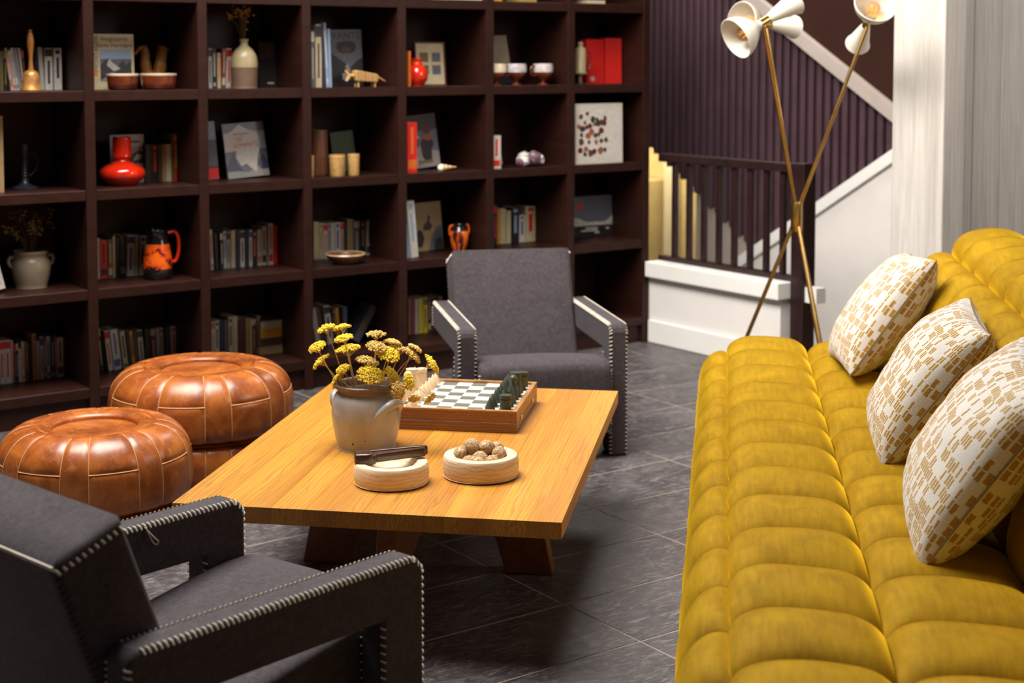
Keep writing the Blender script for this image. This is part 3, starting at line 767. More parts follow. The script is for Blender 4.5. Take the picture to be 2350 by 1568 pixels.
# ------------------------------------------------------------ things on the table
def tpos(x, y): return Vector((x, y, TZ))
jar = thing('stoneware_jar', 'grey speckled stoneware jar with lug handles and brown rim on the oak table', 'jar', tpos(-.41, 4.165), (0, 0, R(10)))
jp = smooth2([(.0, .002), (.076, .001), (.081, .006), (.090, .04), (.0968, .085), (.0972, .112), (.0935, .136), (.0855, .152), (.080, .159)], 6)
MB().lathe(jp + [(.074, .158), (.080, .145), (.088, .118), (.078, .02), (0, .012)], 56).obj('body', M_stone, jar, smooth=45)
MB().lathe(smooth2([(.0795, .156), (.081, .162), (.083, .168), (.0895, .171), (.0915, .176), (.089, .181), (.084, .182), (.079, .178), (.076, .165), (.0745, .156)], 4), 56, cap=False).obj('rim', M_stonerim, jar, smooth=60)
for a in (-50, 130):
    pts = []; rs = []
    for da, rd, z, r in ((-33, .087, .086, .006), (-24, .098, .110, .0095), (-11, .1075, .131, .012), (2, .110, .138, .0125), (14, .107, .133, .012), (25, .098, .116, .0095), (33, .088, .098, .006)):
        pts.append((rd * math.cos(R(a + da)), rd * math.sin(R(a + da)), z)); rs.append(r)
    pp = smoothpath(pts, 5); rr2 = [p.x for p in smoothpath([(r, 0, 0) for r in rs], 5)]
    MB().tube(pp, rr2, 14).obj('handle', M_stone, jar, smooth=60)
for x, z in ((-.030, .026), (.004, .036)):
    a = math.atan2(-math.sqrt(max(0, .0872 ** 2 - x * x)), x) - R(10) ; rr_ = .0872
    MB().ball((rr_ * math.cos(a), rr_ * math.sin(a), z), .0026, 8, 6, sc=(1, 1, 1)).obj('glaze_pit', M_black, jar, smooth=180)

# dried yarrow
FL = [(-.522,4.196,.690,.62,1,'tallest yellow yarrow head at far left of the jar'),(-.478,4.195,.693,.58,1,'tall yellow yarrow head beside the tallest left one'),(-.463,4.106,.679,.60,1,'flat yellow yarrow head just below the tall left pair'),(-.536,4.108,.656,.60,1,'upper of two yellow yarrow heads leaning far left'),(-.530,4.184,.601,.65,1,'lower of two yellow yarrow heads leaning far left'),(-.459,4.174,.631,.85,1,'large yellow yarrow head at left centre of the bunch'),(-.382,4.167,.678,.62,2,'brownish dried yarrow head standing highest in the centre'),(-.467,4.131,.591,.50,1,'small yellow yarrow head above the left jar rim'),(-.479,4.161,.557,.62,1,'yellow yarrow head resting on the left jar rim'),(-.410,4.161,.602,.75,2,'large browned yarrow head in the middle of the bunch'),(-.396,4.118,.572,.90,1,'large yellow yarrow head low in front of the bunch'),(-.378,4.116,.653,.70,2,'dried yarrow head below the highest central one'),(-.339,4.173,.654,.60,2,'brown yarrow head at right of centre top'),(-.348,4.119,.631,.80,1,'bright yellow yarrow head right of centre'),(-.318,4.172,.635,.62,2,'pale dried yarrow head on the right side'),(-.289,4.189,.617,.66,2,'wide dried yarrow head on the right edge'),(-.278,4.195,.637,.45,2,'sparse upright yarrow head at upper right'),(-.344,4.144,.569,.68,1,'yellow yarrow head low on the right above the rim'),(-.236,4.144,.602,.72,1,'yellow yarrow head reaching farthest right'),(-.296,4.127,.562,.55,1,'small yellow yarrow head over the right rim'),(-.322,4.094,.546,.58,2,'brown yarrow head drooping over the right rim'),(-.271,4.093,.518,.36,2,'small brown yarrow sprig hanging beside the chessboard'),(-.233,4.106,.515,.40,2,'small brown yarrow sprig hanging lowest over the chessboard')]
JC = Vector((-.41, 4.165, TZ))
for i, (x, y, z, sc, kd, lab) in enumerate(FL):
    rr = random.Random(40 + i); head = Vector((x, y, z)); hx = head - JC
    rim = JC + Vector((max(-.06, min(.06, hx.x * .45)), max(-.05, min(.05, hx.y * .45)), .150)); base = JC + Vector((-hx.x * .25, -hx.y * .25, .02))
    root = thing('yarrow_stem', lab, 'dried flower', base, (0, 0, 0), 'dried yarrow in the stoneware jar')
    hb = head - Vector((0, 0, .012)) - base
    if i >= 21: path = smoothpath([(0, 0, 0), rim - base + Vector((.03, 0, .025)), Vector((.5 * (rim.x + head.x) + .03, .5 * (rim.y + head.y), .5 * (rim.z + head.z) + .022)) - base, hb + Vector((0, 0, .012))], 8)
    else: path = smoothpath([(0, 0, 0), rim - base, (rim - base).lerp(hb, .55) + Vector((rr.uniform(-.006, .006), rr.uniform(-.006, .006), .004)), hb], 7)
    MB().tube(path, .00125, 5).obj('stem', M_stem, root, smooth=60)
    dr = (path[-1] - path[-3]).normalized(); Rm = dr.to_track_quat('Z', 'Y').to_matrix().to_4x4(); Rm.translation = path[-1]
    rad = .043 * sc; fm = MB(); sm = MB()
    npt = int(120 * sc) + 10
    for q in range(npt):
        a = q * 2.39996; r = rad * math.sqrt((q + .5) / npt); h = .016 * sc + .014 * sc * (1 - (r / rad) ** 2) + rr.uniform(-.002, .002)
        p = Vector((r * math.cos(a), r * math.sin(a), h))
        for w in range(2 if kd == 1 else 2):
            o_ = Vector((rr.uniform(-.0022, .0022), rr.uniform(-.0022, .0022), rr.uniform(-.0012, .0018)))
            fm.ball(p + o_, rr.uniform(.0024, .0040), 5, 3, M=Rm)
        if q % 9 == 0: sm.tube([Rm @ Vector((0, 0, -.006)), Rm @ (p * .6), Rm @ p], .0005, 3)
    fm.obj('flower_head', M_yarrow if kd == 1 else M_yarrow2, root, smooth=180, merge=False, fixn=False)
    sm.obj('flower_stalks', M_stem, root, merge=False, fixn=False)

def turned_bowl(label, loc, r, h):
    t = thing('wooden_bowl', label, 'bowl', loc, (0, 0, R(loc[0] * 400)))
    pr = [(0, .003), (r * .90, .003), (r * .965, .006), (r * .985, .012), (r, h * .45), (r * .985, h * .8), (r * .955, h * .96), (r * .92, h), (r * .74, h), (r * .70, h * .97), (r * .64, h * .85), (r * .52, h * .62), (r * .3, h * .52), (0, h * .5)]
    MB().lathe(smooth2(pr, 3), 56).obj('body', M_spruce, t, smooth=50)
    MB().lathe([(0, 0), (r * .9, 0), (r * .9, .0035), (0, .0035)], 40).obj('felt_foot', M_black, t)
    return t
B1 = (-.311, 3.802, TZ); B2 = (-.082, 3.868, TZ)
turned_bowl('thick pale turned pine bowl with the dark nutcracker lying on it', B1, .0975, .055)
turned_bowl('thick pale turned pine bowl filled with walnuts', B2, .1005, .057)
# walnuts
wm = MB(); rows = []
for i in range(19):
    th = math.pi * i / 18; row = []
    for k in range(33):
        a = 2 * math.pi * k / 32; d_ = Vector((math.sin(th) * math.cos(a), math.sin(th) * math.sin(a), math.cos(th)))
        r = .0192 * (1 + .06 * noise.noise(d_ * 3.2) + .07 * noise.noise(d_ * 7)) + .0016 * math.exp(-(d_.y / .07) ** 2) - .0007 * math.exp(-(d_.y / .018) ** 2)
        row.append((d_.x * r, d_.y * r, d_.z * r * 1.24 + (.0018 if i == 0 else 0)))
    rows.append(row)
wn = wm.grid(rows).mesh('shell', 0, 180); wn.materials.append(M_walnut)
NUTS = [(-.052, .012, .052, 'leftmost walnut resting on the bowl rim'), (-.026, .034, .062, 'upper left walnut at the back of the pile'), (-.020, .014, .068, 'walnut on top of the pile, left of its middle'), (.016, .016, .066, 'large walnut on top of the pile, right of its middle'), (.012, .042, .060, 'walnut at the back of the pile in the middle'), (.040, .034, .058, 'walnut at the back right of the pile'), (.048, -.002, .054, 'rightmost walnut resting on the bowl rim'), (-.030, -.030, .038, 'low front walnut on the left of the bowl'), (-.002, -.014, .045, 'walnut sunk in the centre of the pile'), (-.004, -.042, .036, 'low front walnut in the middle of the bowl'), (.028, -.036, .038, 'low front walnut on the right of the bowl')]
for i, (x, y, z, lab) in enumerate(NUTS):
    rr = random.Random(i)
    o = link('walnut', wn, None, None, (B2[0] + x, B2[1] + y, TZ + z + .003), (rr.uniform(0, 6), rr.uniform(0, 6), rr.uniform(0, 6)))
    tag(o, lab, 'walnut', 'walnuts in the pine bowl')
# nutcracker
nc = thing('nutcracker', 'dark carved wooden nutcracker lying across a pine bowl', 'nutcracker', (B1[0] - .004, B1[1] + .015, TZ + .056), (0, R(-3), R(9)))
MB().prism([(-.085, -.026), (-.06, -.034), (-.04, -.034), (-.035, -.020), (.09, -.004), (.094, .002), (.09, .008), (-.04, .004), (-.07, .002), (-.085, -.006)], 0.0, .023, 'z').obj('lower_arm', M_darkwood, nc, None, None, .0035, 50)
MB().prism([(-.075, .002), (-.04, .008), (.06, .010), (.098, .006), (.10, .012), (.095, .020), (.03, .026), (-.05, .024), (-.075, .016)], .002, .025, 'z').obj('upper_arm', M_darkwood, nc, None, None, .0035, 50)
MB().prism([(-.092, -.030), (-.062, -.038), (-.044, -.036), (-.046, .010), (-.06, .022), (-.08, .022), (-.094, .008)], -.004, .028, 'z').obj('head', M_darkwood, nc, None, None, .006, 50, 3)
MB().lathe([(0, 0), (.004, 0), (.004, .003), (0, .003)], 10, M=Matrix.Translation((-.018, -.012, .0175))).obj('pivot', M_black, nc)

# ------------------------------------------------------------ chess set
BA = R(-9.3); BS = .405; BH = .066; BCN = Vector((-.1535, 4.534, TZ))
cb = thing('chess_box', 'flat wooden chess box with green and white board on the oak table', 'chessboard', BCN, (0, 0, BA))
h = BS / 2; t_ = .013
MB().bb(-h, h, -h, h, 0, .0305).obj('lower_half', M_walnutbox, cb, None, None, .001, None, 1)
up_ = MB()
for a, b, c, d_ in ((-h, h, -h, -h + t_), (-h, h, h - t_, h), (-h, -h + t_, -h + t_, h - t_), (h - t_, h, -h + t_, h - t_)): up_.bb(a, b, c, d_, .0315, BH - .004)
up_.obj('upper_frame', M_walnutbox, cb)
rm = MB()
for a, b, c, d_ in ((-h, h, -h, -h + t_), (-h, h, h - t_, h), (-h, -h + t_, -h + t_, h - t_), (h - t_, h, -h + t_, h - t_)): rm.bb(a, b, c, d_, BH - .004, BH)
rm.obj('rim', M_boardrim, cb)
bd = MB().bb(-h + t_, h - t_, -h + t_, h - t_, .0315, BH - .008).obj('board', M_sqw, cb)
q = (BS - 2 * t_ - .006) / 8
sqm = {0: MB().box((0, 0, 0), (q - .0003, q - .0003, .001)).mesh('square'), 1: MB().box((0, 0, 0), (q - .0003, q - .0003, .001)).mesh('square')}
sqm[0].materials.append(M_sqw); sqm[1].materials.append(M_sqg)
SQ = lambda i, j: ((i - 3.5) * q, (j - 3.5) * q)
for i in range(8):
    for j in range(8):
        x, y = SQ(i, j); link('square', sqm[(i + j) % 2], None, bd, (x, y, BH - .0075))
for y in (-.12, .10): MB().bb(h, h + .003, y - .006, y + .006, .024, .037).obj('latch', M_steel, cb, None, None, .0008, None, 1)
ZB_ = TZ + BH - .007
PCS = {
 'pawn': MB().lathe([(0, 0), (.0160, 0), (.0160, .002), (.0012, .038), (0, .039)], 24).mesh('pawn', 0, 40),
 'rook': MB().lathe([(0, 0), (.0165, 0), (.0165, .033), (.0145, .0335), (.0145, .035), (.0178, .0355), (.0178, .046), (0, .046)], 28).mesh('rook', 0, 40),
 'bishop': MB().lathe([(0, 0), (.0165, 0), (.0165, .004), (.0012, .070), (0, .071)], 24).mesh('bishop', 0, 40),
 'king': MB().lathe([(0, 0), (.0165, 0), (.0165, .034), (.009, .046), (.009, .050)] + [(.0135 * math.sin(a), .063 - .0135 * math.cos(a)) for a in [.75 + k * (math.pi - .75) / 10 for k in range(11)]], 28).mesh('king', 0, 40),
 'queen': MB().lathe([(0, 0), (.0165, 0), (.0165, .040), (.0145, .046), (.0175, .070), (.0175, .074), (0, .074)], 28).mesh('queen', 0, 40)}
kn = MB(); n_ = 24
vs = [(.0165 * math.cos(2 * math.pi * k / n_), .0165 * math.sin(2 * math.pi * k / n_), 0) for k in range(n_)] + [(.0165 * math.cos(2 * math.pi * k / n_), .0165 * math.sin(2 * math.pi * k / n_), .042 + .010 * math.cos(2 * math.pi * k / n_ + 2.4)) for k in range(n_)]
kn.add(vs, [list(range(n_))[::-1], list(range(n_, 2 * n_))] + [(k, (k + 1) % n_, n_ + (k + 1) % n_, n_ + k) for k in range(n_)])
PCS['knight'] = kn.mesh('knight', 0, 40)
DESC = {'pawn': 'cone pawn', 'rook': 'capped cylinder rook', 'knight': 'slant-topped cylinder knight', 'bishop': 'tall pointed cone bishop', 'queen': 'flared cylinder queen', 'king': 'ball-topped king'}
ORD = ['nearest', 'second nearest', 'third nearest', 'fourth nearest', 'fifth nearest', 'sixth nearest', 'seventh nearest', 'farthest']
BACK = ['rook', 'knight', 'bishop', 'king', 'queen', 'bishop', 'knight', 'rook']
for side, mt, cn in ((0, M_boxwood, 'pale maple'), (1, M_green, 'dark green')):
    for j in range(8):
        for kd in (BACK[j], 'pawn'):
            i = (0 if kd != 'pawn' else 1) if side == 0 else (7 if kd != 'pawn' else 6)
            x, y = SQ(i, j); p = BCN + Matrix.Rotation(BA, 3, 'Z') @ Vector((x, y, 0)); p.z = ZB_
            key = kd + cn
            if key not in MATS:
                MATS[key] = PCS[kd].copy(); MATS[key].materials.append(mt)
            same = [k for k in range(8) if BACK[k] == kd]
            if kd == 'pawn': pos = ', %s the front edge of the chessboard' % ORD[j]
            elif len(same) == 1: pos = ' on the chessboard'
            else: pos = ' on the %s half of the chessboard' % ('near' if j < 4 else 'far')
            o = link('chess_' + kd, MATS[key], None, None, p, (0, 0, BA))
            tag(o, cn + ' ' + DESC[kd] + pos, 'chess piece', cn + ' chess pieces')
# ------------------------------------------------------------ shelf book data: (group, row, set-back, [(position, thickness, height, colour, mark, lean)])
BOOKS = [
('bell',1,0.22,[(-3.185,0.015,0.157,'olive','',0),(-3.169,0.013,0.16,'black','gold',0),(-3.144,0.01,0.17,'white','orange',-8),(-3.132,0.012,0.16,'white','red',-8),(-3.12,0.01,0.17,'white','blue',-8),(-3.109,0.012,0.17,'grey','',-7),(-3.097,0.009,0.17,'pale','',-6),(-3.088,0.008,0.164,'black','red',-5),(-3.022,0.017,0.173,'pale','',-3),(-2.996,0.032,0.17,'white','dark',0),(-2.959,0.032,0.17,'white','dark',0)]),
('bottle',1,0.2,[(-2.304,0.017,0.171,'pale','dark',0),(-2.285,0.018,0.17,'black','pale',0),(-2.264,0.015,0.152,'cream','orange',0),(-2.244,0.018,0.171,'rust','white',2),(-2.221,0.024,0.171,'white','red',2)]),
('pony',1,0.1,[(-1.863,0.015,0.251,'slate','white',0),(-1.834,0.03,0.279,'cream','dark',0),(-1.806,0.018,0.285,'navy','',-2),(-1.789,0.014,0.286,'sky','white',-3),(-1.774,0.012,0.259,'sky','',-2)]),
('redvase',2,0.24,[(-2.571,0.026,0.161,'black','',0),(-2.544,0.026,0.16,'black','red',0),(-2.521,0.015,0.16,'brown','',0),(-2.504,0.016,0.156,'tan','',0),(-2.483,0.024,0.158,'cream','',0),(-2.463,0.012,0.204,'olive','',0),(-2.448,0.016,0.201,'red','yellow',0)]),
('jug',3,0.27,[(-2.786,0.008,0.172,'white','',0),(-2.764,0.031,0.162,'red','black',0),(-2.735,0.02,0.163,'olive','cream',0),(-2.719,0.01,0.176,'cream','',0),(-2.704,0.015,0.169,'black','',0),(-2.681,0.026,0.174,'black','slate',0),(-2.649,0.032,0.174,'white','blue',2),(-2.624,0.014,0.173,'cream','',2),(-2.596,0.028,0.169,'pale','dark',2)]),
('plainrow',3,0.25,[(-2.285,0.014,0.177,'white','red',-2),(-2.262,0.016,0.159,'black','green',-2),(-2.238,0.015,0.161,'navy','white',-1),(-2.223,0.012,0.166,'white','blue',-1),(-2.207,0.016,0.161,'pale','dark',0),(-2.185,0.02,0.166,'cream','',0),(-2.162,0.019,0.162,'navy','',0),(-2.141,0.02,0.161,'white','dark',0),(-2.12,0.017,0.159,'black','',0),(-2.101,0.016,0.162,'white','blue',0),(-2.081,0.021,0.157,'black','orange',0),(-2.058,0.02,0.162,'white','orange',0),(-2.035,0.022,0.175,'white','dark',0),(-2.003,0.024,0.187,'white','red',0),(-1.98,0.018,0.176,'red','',0)]),
('woodbowl',3,0.27,[(-1.763,0.027,0.176,'cream','',0),(-1.738,0.02,0.17,'cream','tan',0),(-1.715,0.021,0.165,'white','red',0),(-1.696,0.012,0.166,'pale','blue',0),(-1.678,0.019,0.166,'white','',0),(-1.652,0.028,0.166,'white','blue',0),(-1.629,0.017,0.165,'pale','red',0),(-1.611,0.014,0.162,'black','',0),(-1.586,0.032,0.177,'tan','',0),(-1.551,0.031,0.168,'slate','pale',0),(-1.519,0.027,0.163,'black','gold',0),(-1.489,0.028,0.164,'pale','dark',2)]),
('bugbook',3,0.08,[(-1.387,0.016,0.243,'sky','',-5),(-1.353,0.041,0.264,'white','sky',-5)]),
('flat5',3,0.27,[(-0.767,0.02,0.197,'navy','red',0),(-0.746,0.016,0.178,'amber','',0),(-0.72,0.032,0.177,'cream','',0),(-0.686,0.028,0.164,'cream','',0),(-0.644,0.045,0.178,'black','sky',0),(-0.603,0.036,0.137,'white','blue',0),(-0.55,0.065,0.179,'cream','red',0)]),
('yellowspine',4,0.28,[(-3.191,0.019,0.178,'white','red',0),(-3.168,0.026,0.178,'white','red',0),(-3.15,0.008,0.176,'pale','',0),(-3.139,0.01,0.162,'brown','red',0),(-3.129,0.008,0.165,'black','white',0),(-3.119,0.01,0.138,'white','',0),(-3.106,0.013,0.165,'white','orange',0),(-3.09,0.014,0.162,'olive','gold',0),(-3.075,0.01,0.156,'black','',0),(-3.06,0.015,0.194,'amber','blue',0),(-3.045,0.013,0.161,'pale','',0),(-3.029,0.016,0.177,'white','blue',0),(-3.015,0.01,0.174,'rust','white',0),(-3.002,0.015,0.177,'white','blue',0),(-2.984,0.016,0.169,'navy','sky',0),(-2.971,0.008,0.173,'red','white',0),(-2.953,0.026,0.166,'cream','dark',0),(-2.92,0.02,0.159,'rust','white',0)]),
('pouf',4,0.28,[(-2.774,0.013,0.191,'black','yellow',-5),(-2.737,0.02,0.173,'white','red',-6),(-2.706,0.033,0.174,'white','blue',-6),(-2.67,0.02,0.163,'cream','dark',-6),(-2.651,0.014,0.16,'black','',-5),(-2.635,0.014,0.16,'amber','black',-5),(-2.619,0.013,0.16,'brown','',-4),(-2.598,0.022,0.161,'white','dark',-4),(-2.572,0.022,0.161,'green','',-1),(-2.545,0.021,0.162,'plum','white',-2),(-2.527,0.012,0.162,'white','',-1),(-2.51,0.017,0.161,'white','plum',-1),(-2.494,0.01,0.158,'black','',0),(-2.478,0.018,0.162,'slate','dark',-1),(-2.454,0.027,0.162,'white','red',-1)]),
('stack',4,0.26,[(-2.281,0.015,0.166,'white','orange',0),(-2.262,0.019,0.168,'white','black',0),(-2.239,0.022,0.165,'navy','',0),(-2.219,0.015,0.166,'slate','',0),(-2.197,0.021,0.179,'cream','dark',0),(-2.175,0.021,0.18,'cream','',0),(-2.145,0.033,0.165,'maroon','',0),(-2.116,0.019,0.165,'gold','',0),(-2.1,0.009,0.161,'cream','',0),(-2.084,0.022,0.161,'rust','white',0),(-2.061,0.017,0.171,'cream','',0)]),
('lean3',4,0.26,[(-1.761,0.025,0.177,'pale','',-9),(-1.737,0.019,0.181,'brown','',-9),(-1.698,0.031,0.182,'white','dark',-7),(-1.672,0.015,0.167,'black','gold',-4),(-1.655,0.018,0.168,'amber','',-4),(-1.623,0.023,0.168,'slate','blue',0)]),
('chairside',4,0.26,[(-1.273,0.009,0.175,'tan','',0),(-1.255,0.022,0.172,'plum','',0),(-1.233,0.018,0.168,'pale','',0),(-1.21,0.024,0.169,'yellow','',0),(-1.183,0.025,0.17,'yellow','olive',0),(-1.159,0.015,0.164,'brown','cream',0),(-1.141,0.017,0.165,'maroon','',0),(-1.12,0.021,0.166,'black','',0),(-1.097,0.02,0.169,'rust','',0)]),
]
# ------------------------------------------------------------ books standing in rows
ROWZ = {0: 1.721, 1: 1.323, 2: .927, 3: .529, 4: .132}
PLACE = {'bell': 'beside the hand bell', 'bottle': 'beside the two-tone bottle', 'pony': 'left of the wooden toy', 'redvase': 'right of the red bulbous vase',
         'jug': 'left of the black and orange jug', 'plainrow': 'above the rear pouf, third row', 'woodbowl': 'behind the shallow wooden bowl', 'bugbook': 'left of the beige picture book',
         'flat5': 'above the far armchair', 'yellowspine': 'in the bottom left bay', 'pouf': 'just behind the poufs', 'stack': 'left of the flat stack', 'lean3': 'low behind the yarrow', 'chairside': 'beside the far armchair'}
ORDN = ['first', 'second', 'third', 'fourth', 'fifth', 'sixth', 'seventh', 'eighth', 'ninth', 'tenth', 'eleventh', 'twelfth', 'thirteenth', 'fourteenth', 'fifteenth', 'sixteenth', 'seventeenth', 'eighteenth']
def book(name, label, a, off, z, w, h, dp, col, mark, lean=0.0, tilt=0.0, group=None, seed=0):
    rr = random.Random(seed)
    lift = abs(math.sin(R(lean))) * w / 2
    r = thing(name, label, 'book', on_shelf(a, off, z + lift + .0005), (R(-tilt), R(lean), AZ), group)
    w = max(w - .0008, .006)
    MB().bb(-w / 2, w / 2, 0, .0016, 0, h).bb(-w / 2, -w / 2 + .0012, .0016, dp, 0, h).bb(w / 2 - .0012, w / 2, .0016, dp, 0, h).obj('cover', bk(col), r)
    MB().bb(-w / 2 + .0013, w / 2 - .0013, .0017, dp - .002, .0015, h - .0015).obj('pages', M_page, r)
    if mark:
        st = rr.choice([0, 1, 2, 3]); e = -.0004; ww = w * .5
        m = MB()
        if st == 0: m.bb(-ww * .55, ww * .55, e, .0, h * .86, h * .95); m.bb(-ww * .35, ww * .35, e, 0, h * .28, h * .78)
        elif st == 1: m.bb(-ww * .8, ww * .8, e, 0, h * .08, h * .26); m.bb(-ww * .25, ww * .25, e, 0, h * .38, h * .9)
        elif st == 2: m.bb(-ww * .98, ww * .98, e, 0, h * .80, h * .97); m.bb(-ww * .3, ww * .3, e, 0, h * .15, h * .7)
        else: m.bb(-ww * .4, ww * .4, e, 0, h * .3, h * .88); m.bb(-ww * .6, ww * .6, e, 0, h * .05, h * .14)
        m.obj('spine_print', bk(mark), r)
    return r
for key, row, off, L in BOOKS:
    for i, (a, w, h, col, mark, lean) in enumerate(L):
        sz = 'thin' if w < .014 else ('thick' if w > .028 else '')
        lb = ('%s %s book' % (sz, CN.get(col, col))).strip() + (' with %s marks' % CN.get(mark, mark) if mark else '') + ', ' + ORDN[i] + ' from left ' + PLACE[key]
        book('book', lb, a, off, ROWZ[row], w, h, min(.11 + .35 * max(0, h - .17), .40 - off - .01), col, mark, lean, 0, 'books ' + PLACE[key], len(key) * 31 + i * 7)

# ------------------------------------------------------------ books and pictures facing the room
def text_mesh(txt, size, name, mat, parent, loc, rot=(math.pi / 2, 0, 0), sx=1.0, align='CENTER'):
    cu = bpy.data.curves.new('txt', 'FONT'); cu.body = txt; cu.size = size; cu.extrude = .0002; cu.align_x = align; cu.resolution_u = 2
    o = bpy.data.objects.new('txt', cu); COL.objects.link(o)
    dg = bpy.context.evaluated_depsgraph_get(); me = bpy.data.meshes.new_from_object(o.evaluated_get(dg))
    bpy.data.objects.remove(o); me.name = name
    m = link(name, me, mat, parent, loc, rot); m.scale = (sx, 1, 1); me.materials.clear(); me.materials.append(mat); return m
def cover_book(label, a, off, z, w, h, th, col, tilt=6.0, lean=0.0, cat='book', yaw=0.0):
    lift = abs(math.sin(R(lean))) * w / 2
    r = thing('picture_book' if cat == 'book' else 'specimen_board', label, cat, on_shelf(a, off, z + lift + .0008), (R(-tilt), R(lean), AZ + R(yaw)))
    MB().bb(-w / 2, w / 2, 0, .0018, 0, h).bb(-w / 2, w / 2, th - .0018, th, 0, h).bb(-w / 2, -w / 2 + .002, .0018, th - .0018, 0, h).obj('cover', bk(col), r)
    MB().bb(-w / 2 + .0022, w / 2 - .002, .002, th - .002, .002, h - .002).obj('pages', M_page, r)
    return r
def prt(r, poly, col, lvl=1, name='cover_print'):
    return MB().prism(poly, -.0004 * lvl, -.0004 * (lvl - 1) - .00001, 'y').obj(name, bk(col) if isinstance(col, str) else col, r)
def rect(x0, x1, z0, z1): return [(x0, z0), (x1, z0), (x1, z1), (x0, z1)]
# mountain book with readable title
r = cover_book('cream mountain book titled Imaginaires haute montagne standing face out', -2.735, .19, ROWZ[1], .182, .228, .03, 'cream', 2, 0, 'book', 4)
prt(r, rect(-.058, .078, .035, .165), 'slate'); prt(r, rect(-.058, .078, .125, .165), 'sky', 2)
prt(r, [(-.058, .045), (-.058, .10), (-.040, .118), (-.020, .132), (.0, .105), (.012, .09), (.04, .12), (.055, .10), (.078, .122), (.078, .04), (-.02, .04)], 'dark', 3)
prt(r, [(-.03, .10), (-.02, .130), (-.005, .11), (.01, .10), (.03, .085), (.0, .075)], 'pale', 4)
prt(r, [(-.058, .036), (-.01, .07), (.03, .06), (.078, .05), (.078, .036)], 'grey', 4)
text_mesh('Imaginaires', .026, 'title', bk('dark'), r, (.005, -.0006, .200)); text_mesh('haute montagne', .024, 'title', bk('dark'), r, (.006, -.0006, .175))
text_mesh('MONTAGNE', .026, 'spine_title', bk('dark'), r, (-.067, -.0006, .075), (math.pi / 2, -math.pi / 2, 0), 1, 'LEFT')
prt(r, rect(-.088, -.070, .055, .075), 'orange', 2)
# dark book beside bottle
r = cover_book('dark cover book with blue top spine right of the two-tone bottle', -2.000, .25, ROWZ[1], .100, .203, .02, 'black', 3)
prt(r, rect(-.046, .03, .125, .195), 'plum', 1); prt(r, rect(-.046, .03, .126, .194), 'dark', 2); prt(r, [(-.02, .14), (0, .175), (.012, .15), (.02, .135)], 'brown', 3)
prt(r, rect(.036, .048, .155, .201), 'sky'); prt(r, rect(.036, .048, .14, .155), 'pale'); prt(r, rect(.038, .046, .04, .13), 'pale', 1); prt(r, rect(-.01, .022, .015, .022), 'pale')
# VANTS
r = cover_book('dark slate cover book lettered VANTS behind the wooden toy animal', -1.632, .20, ROWZ[1], .165, .258, .012, 'slate', 3, -1)
prt(r, [(-.0825, .0), (.0825, 0), (.0825, .13), (.05, .115), (.02, .085), (-.0, .1), (-.03, .12), (-.06, .14), (-.0825, .155)], 'black')
prt(r, [(-.045, .16), (-.052, .18), (-.045, .20), (-.02, .205), (.02, .205), (.045, .20), (.052, .18), (.045, .16), (.02, .15), (-.02, .15)], 'black', 1); prt(r, [(-.03, .163), (-.015, .178), (.012, .178), (.028, .163), (.0, .155)], 'brown', 2)
prt(r, rect(-.025, .015, .03, .06), 'grey', 2); prt(r, [(-.01, .09), (.005, .105), (.02, .07), (.0, .06)], 'grey', 2)
text_mesh('VANTS', .045, 'title', bk('dark'), r, (.0, -.0006, .215), sx=1.05)
# framed four photo print
fr = thing('framed_print', 'red framed print with four small photos beside the round orange vase', 'print', on_shelf(-1.178, .21, ROWZ[1]), (R(-5), 0, AZ))
fm = MB()
for bx in ((-.084, .084, 0, .006), (-.084, .084, .201, .207), (-.084, -.078, .006, .201), (.078, .084, .006, .201)): fm.bb(bx[0], bx[1], -.006, .008, bx[2], bx[3])
fm.obj('frame', bk('maroon'), fr); MB().bb(-.078, .078, .0, .004, .006, .201).obj('mat_board', bk('cream'), fr)
for x in (-.033, .035):
    for z in (.075, .135): MB().bb(x - .024, x + .024, -.0006, -.0001, z - .022, z + .022).obj('photo', bk('olive' if x < 0 else 'slate'), fr)
# beige plaque
r = tag(MB().prism([(-.052, 0), (.052, 0), (.048, .15), (-.044, .152)], 0, .006, 'y').obj('plaque', M_beigepot, None, on_shelf(-.72, .28, ROWZ[1] + .0925), (R(-8), R(-3), AZ)), 'beige tilted plaque standing above the row of goblets', 'plaque')
MB().bb(-.06, .06, -.01, .03, -.0925, -.0005).obj('stand', M_black, r)
# red box files
for nm, a, w, h_, yw, lab in (('binder', -.215, .122, .225, 6, 'wide bright red binder behind the cream mill'), ('binder', -.096, .10, .232, -4, 'narrow bright red binder at the right end of the top row')):
    r = thing(nm, lab, 'binder', on_shelf(a, .17, ROWZ[1] + .0005), (R(-1), 0, AZ + R(yw)))
    MB().bb(-w / 2, w / 2, 0, .002, 0, h_).bb(-w / 2, w / 2, .038, .04, 0, h_).bb(-w / 2, -w / 2 + .002, .002, .038, 0, h_).obj('cover', bk('red'), r)
    MB().bb(-w / 2 + .002, w / 2 - .003, .0025, .0375, .002, h_ - .004).obj('pages', M_page, r)
    prt(r, rect(w / 2 - .016, w / 2 - .002, .0, h_), 'red', 2, 'spine_hinge')
    if w > .11: prt(r, rect(-.035, -.008, .014, .036), 'pale', 1, 'label')
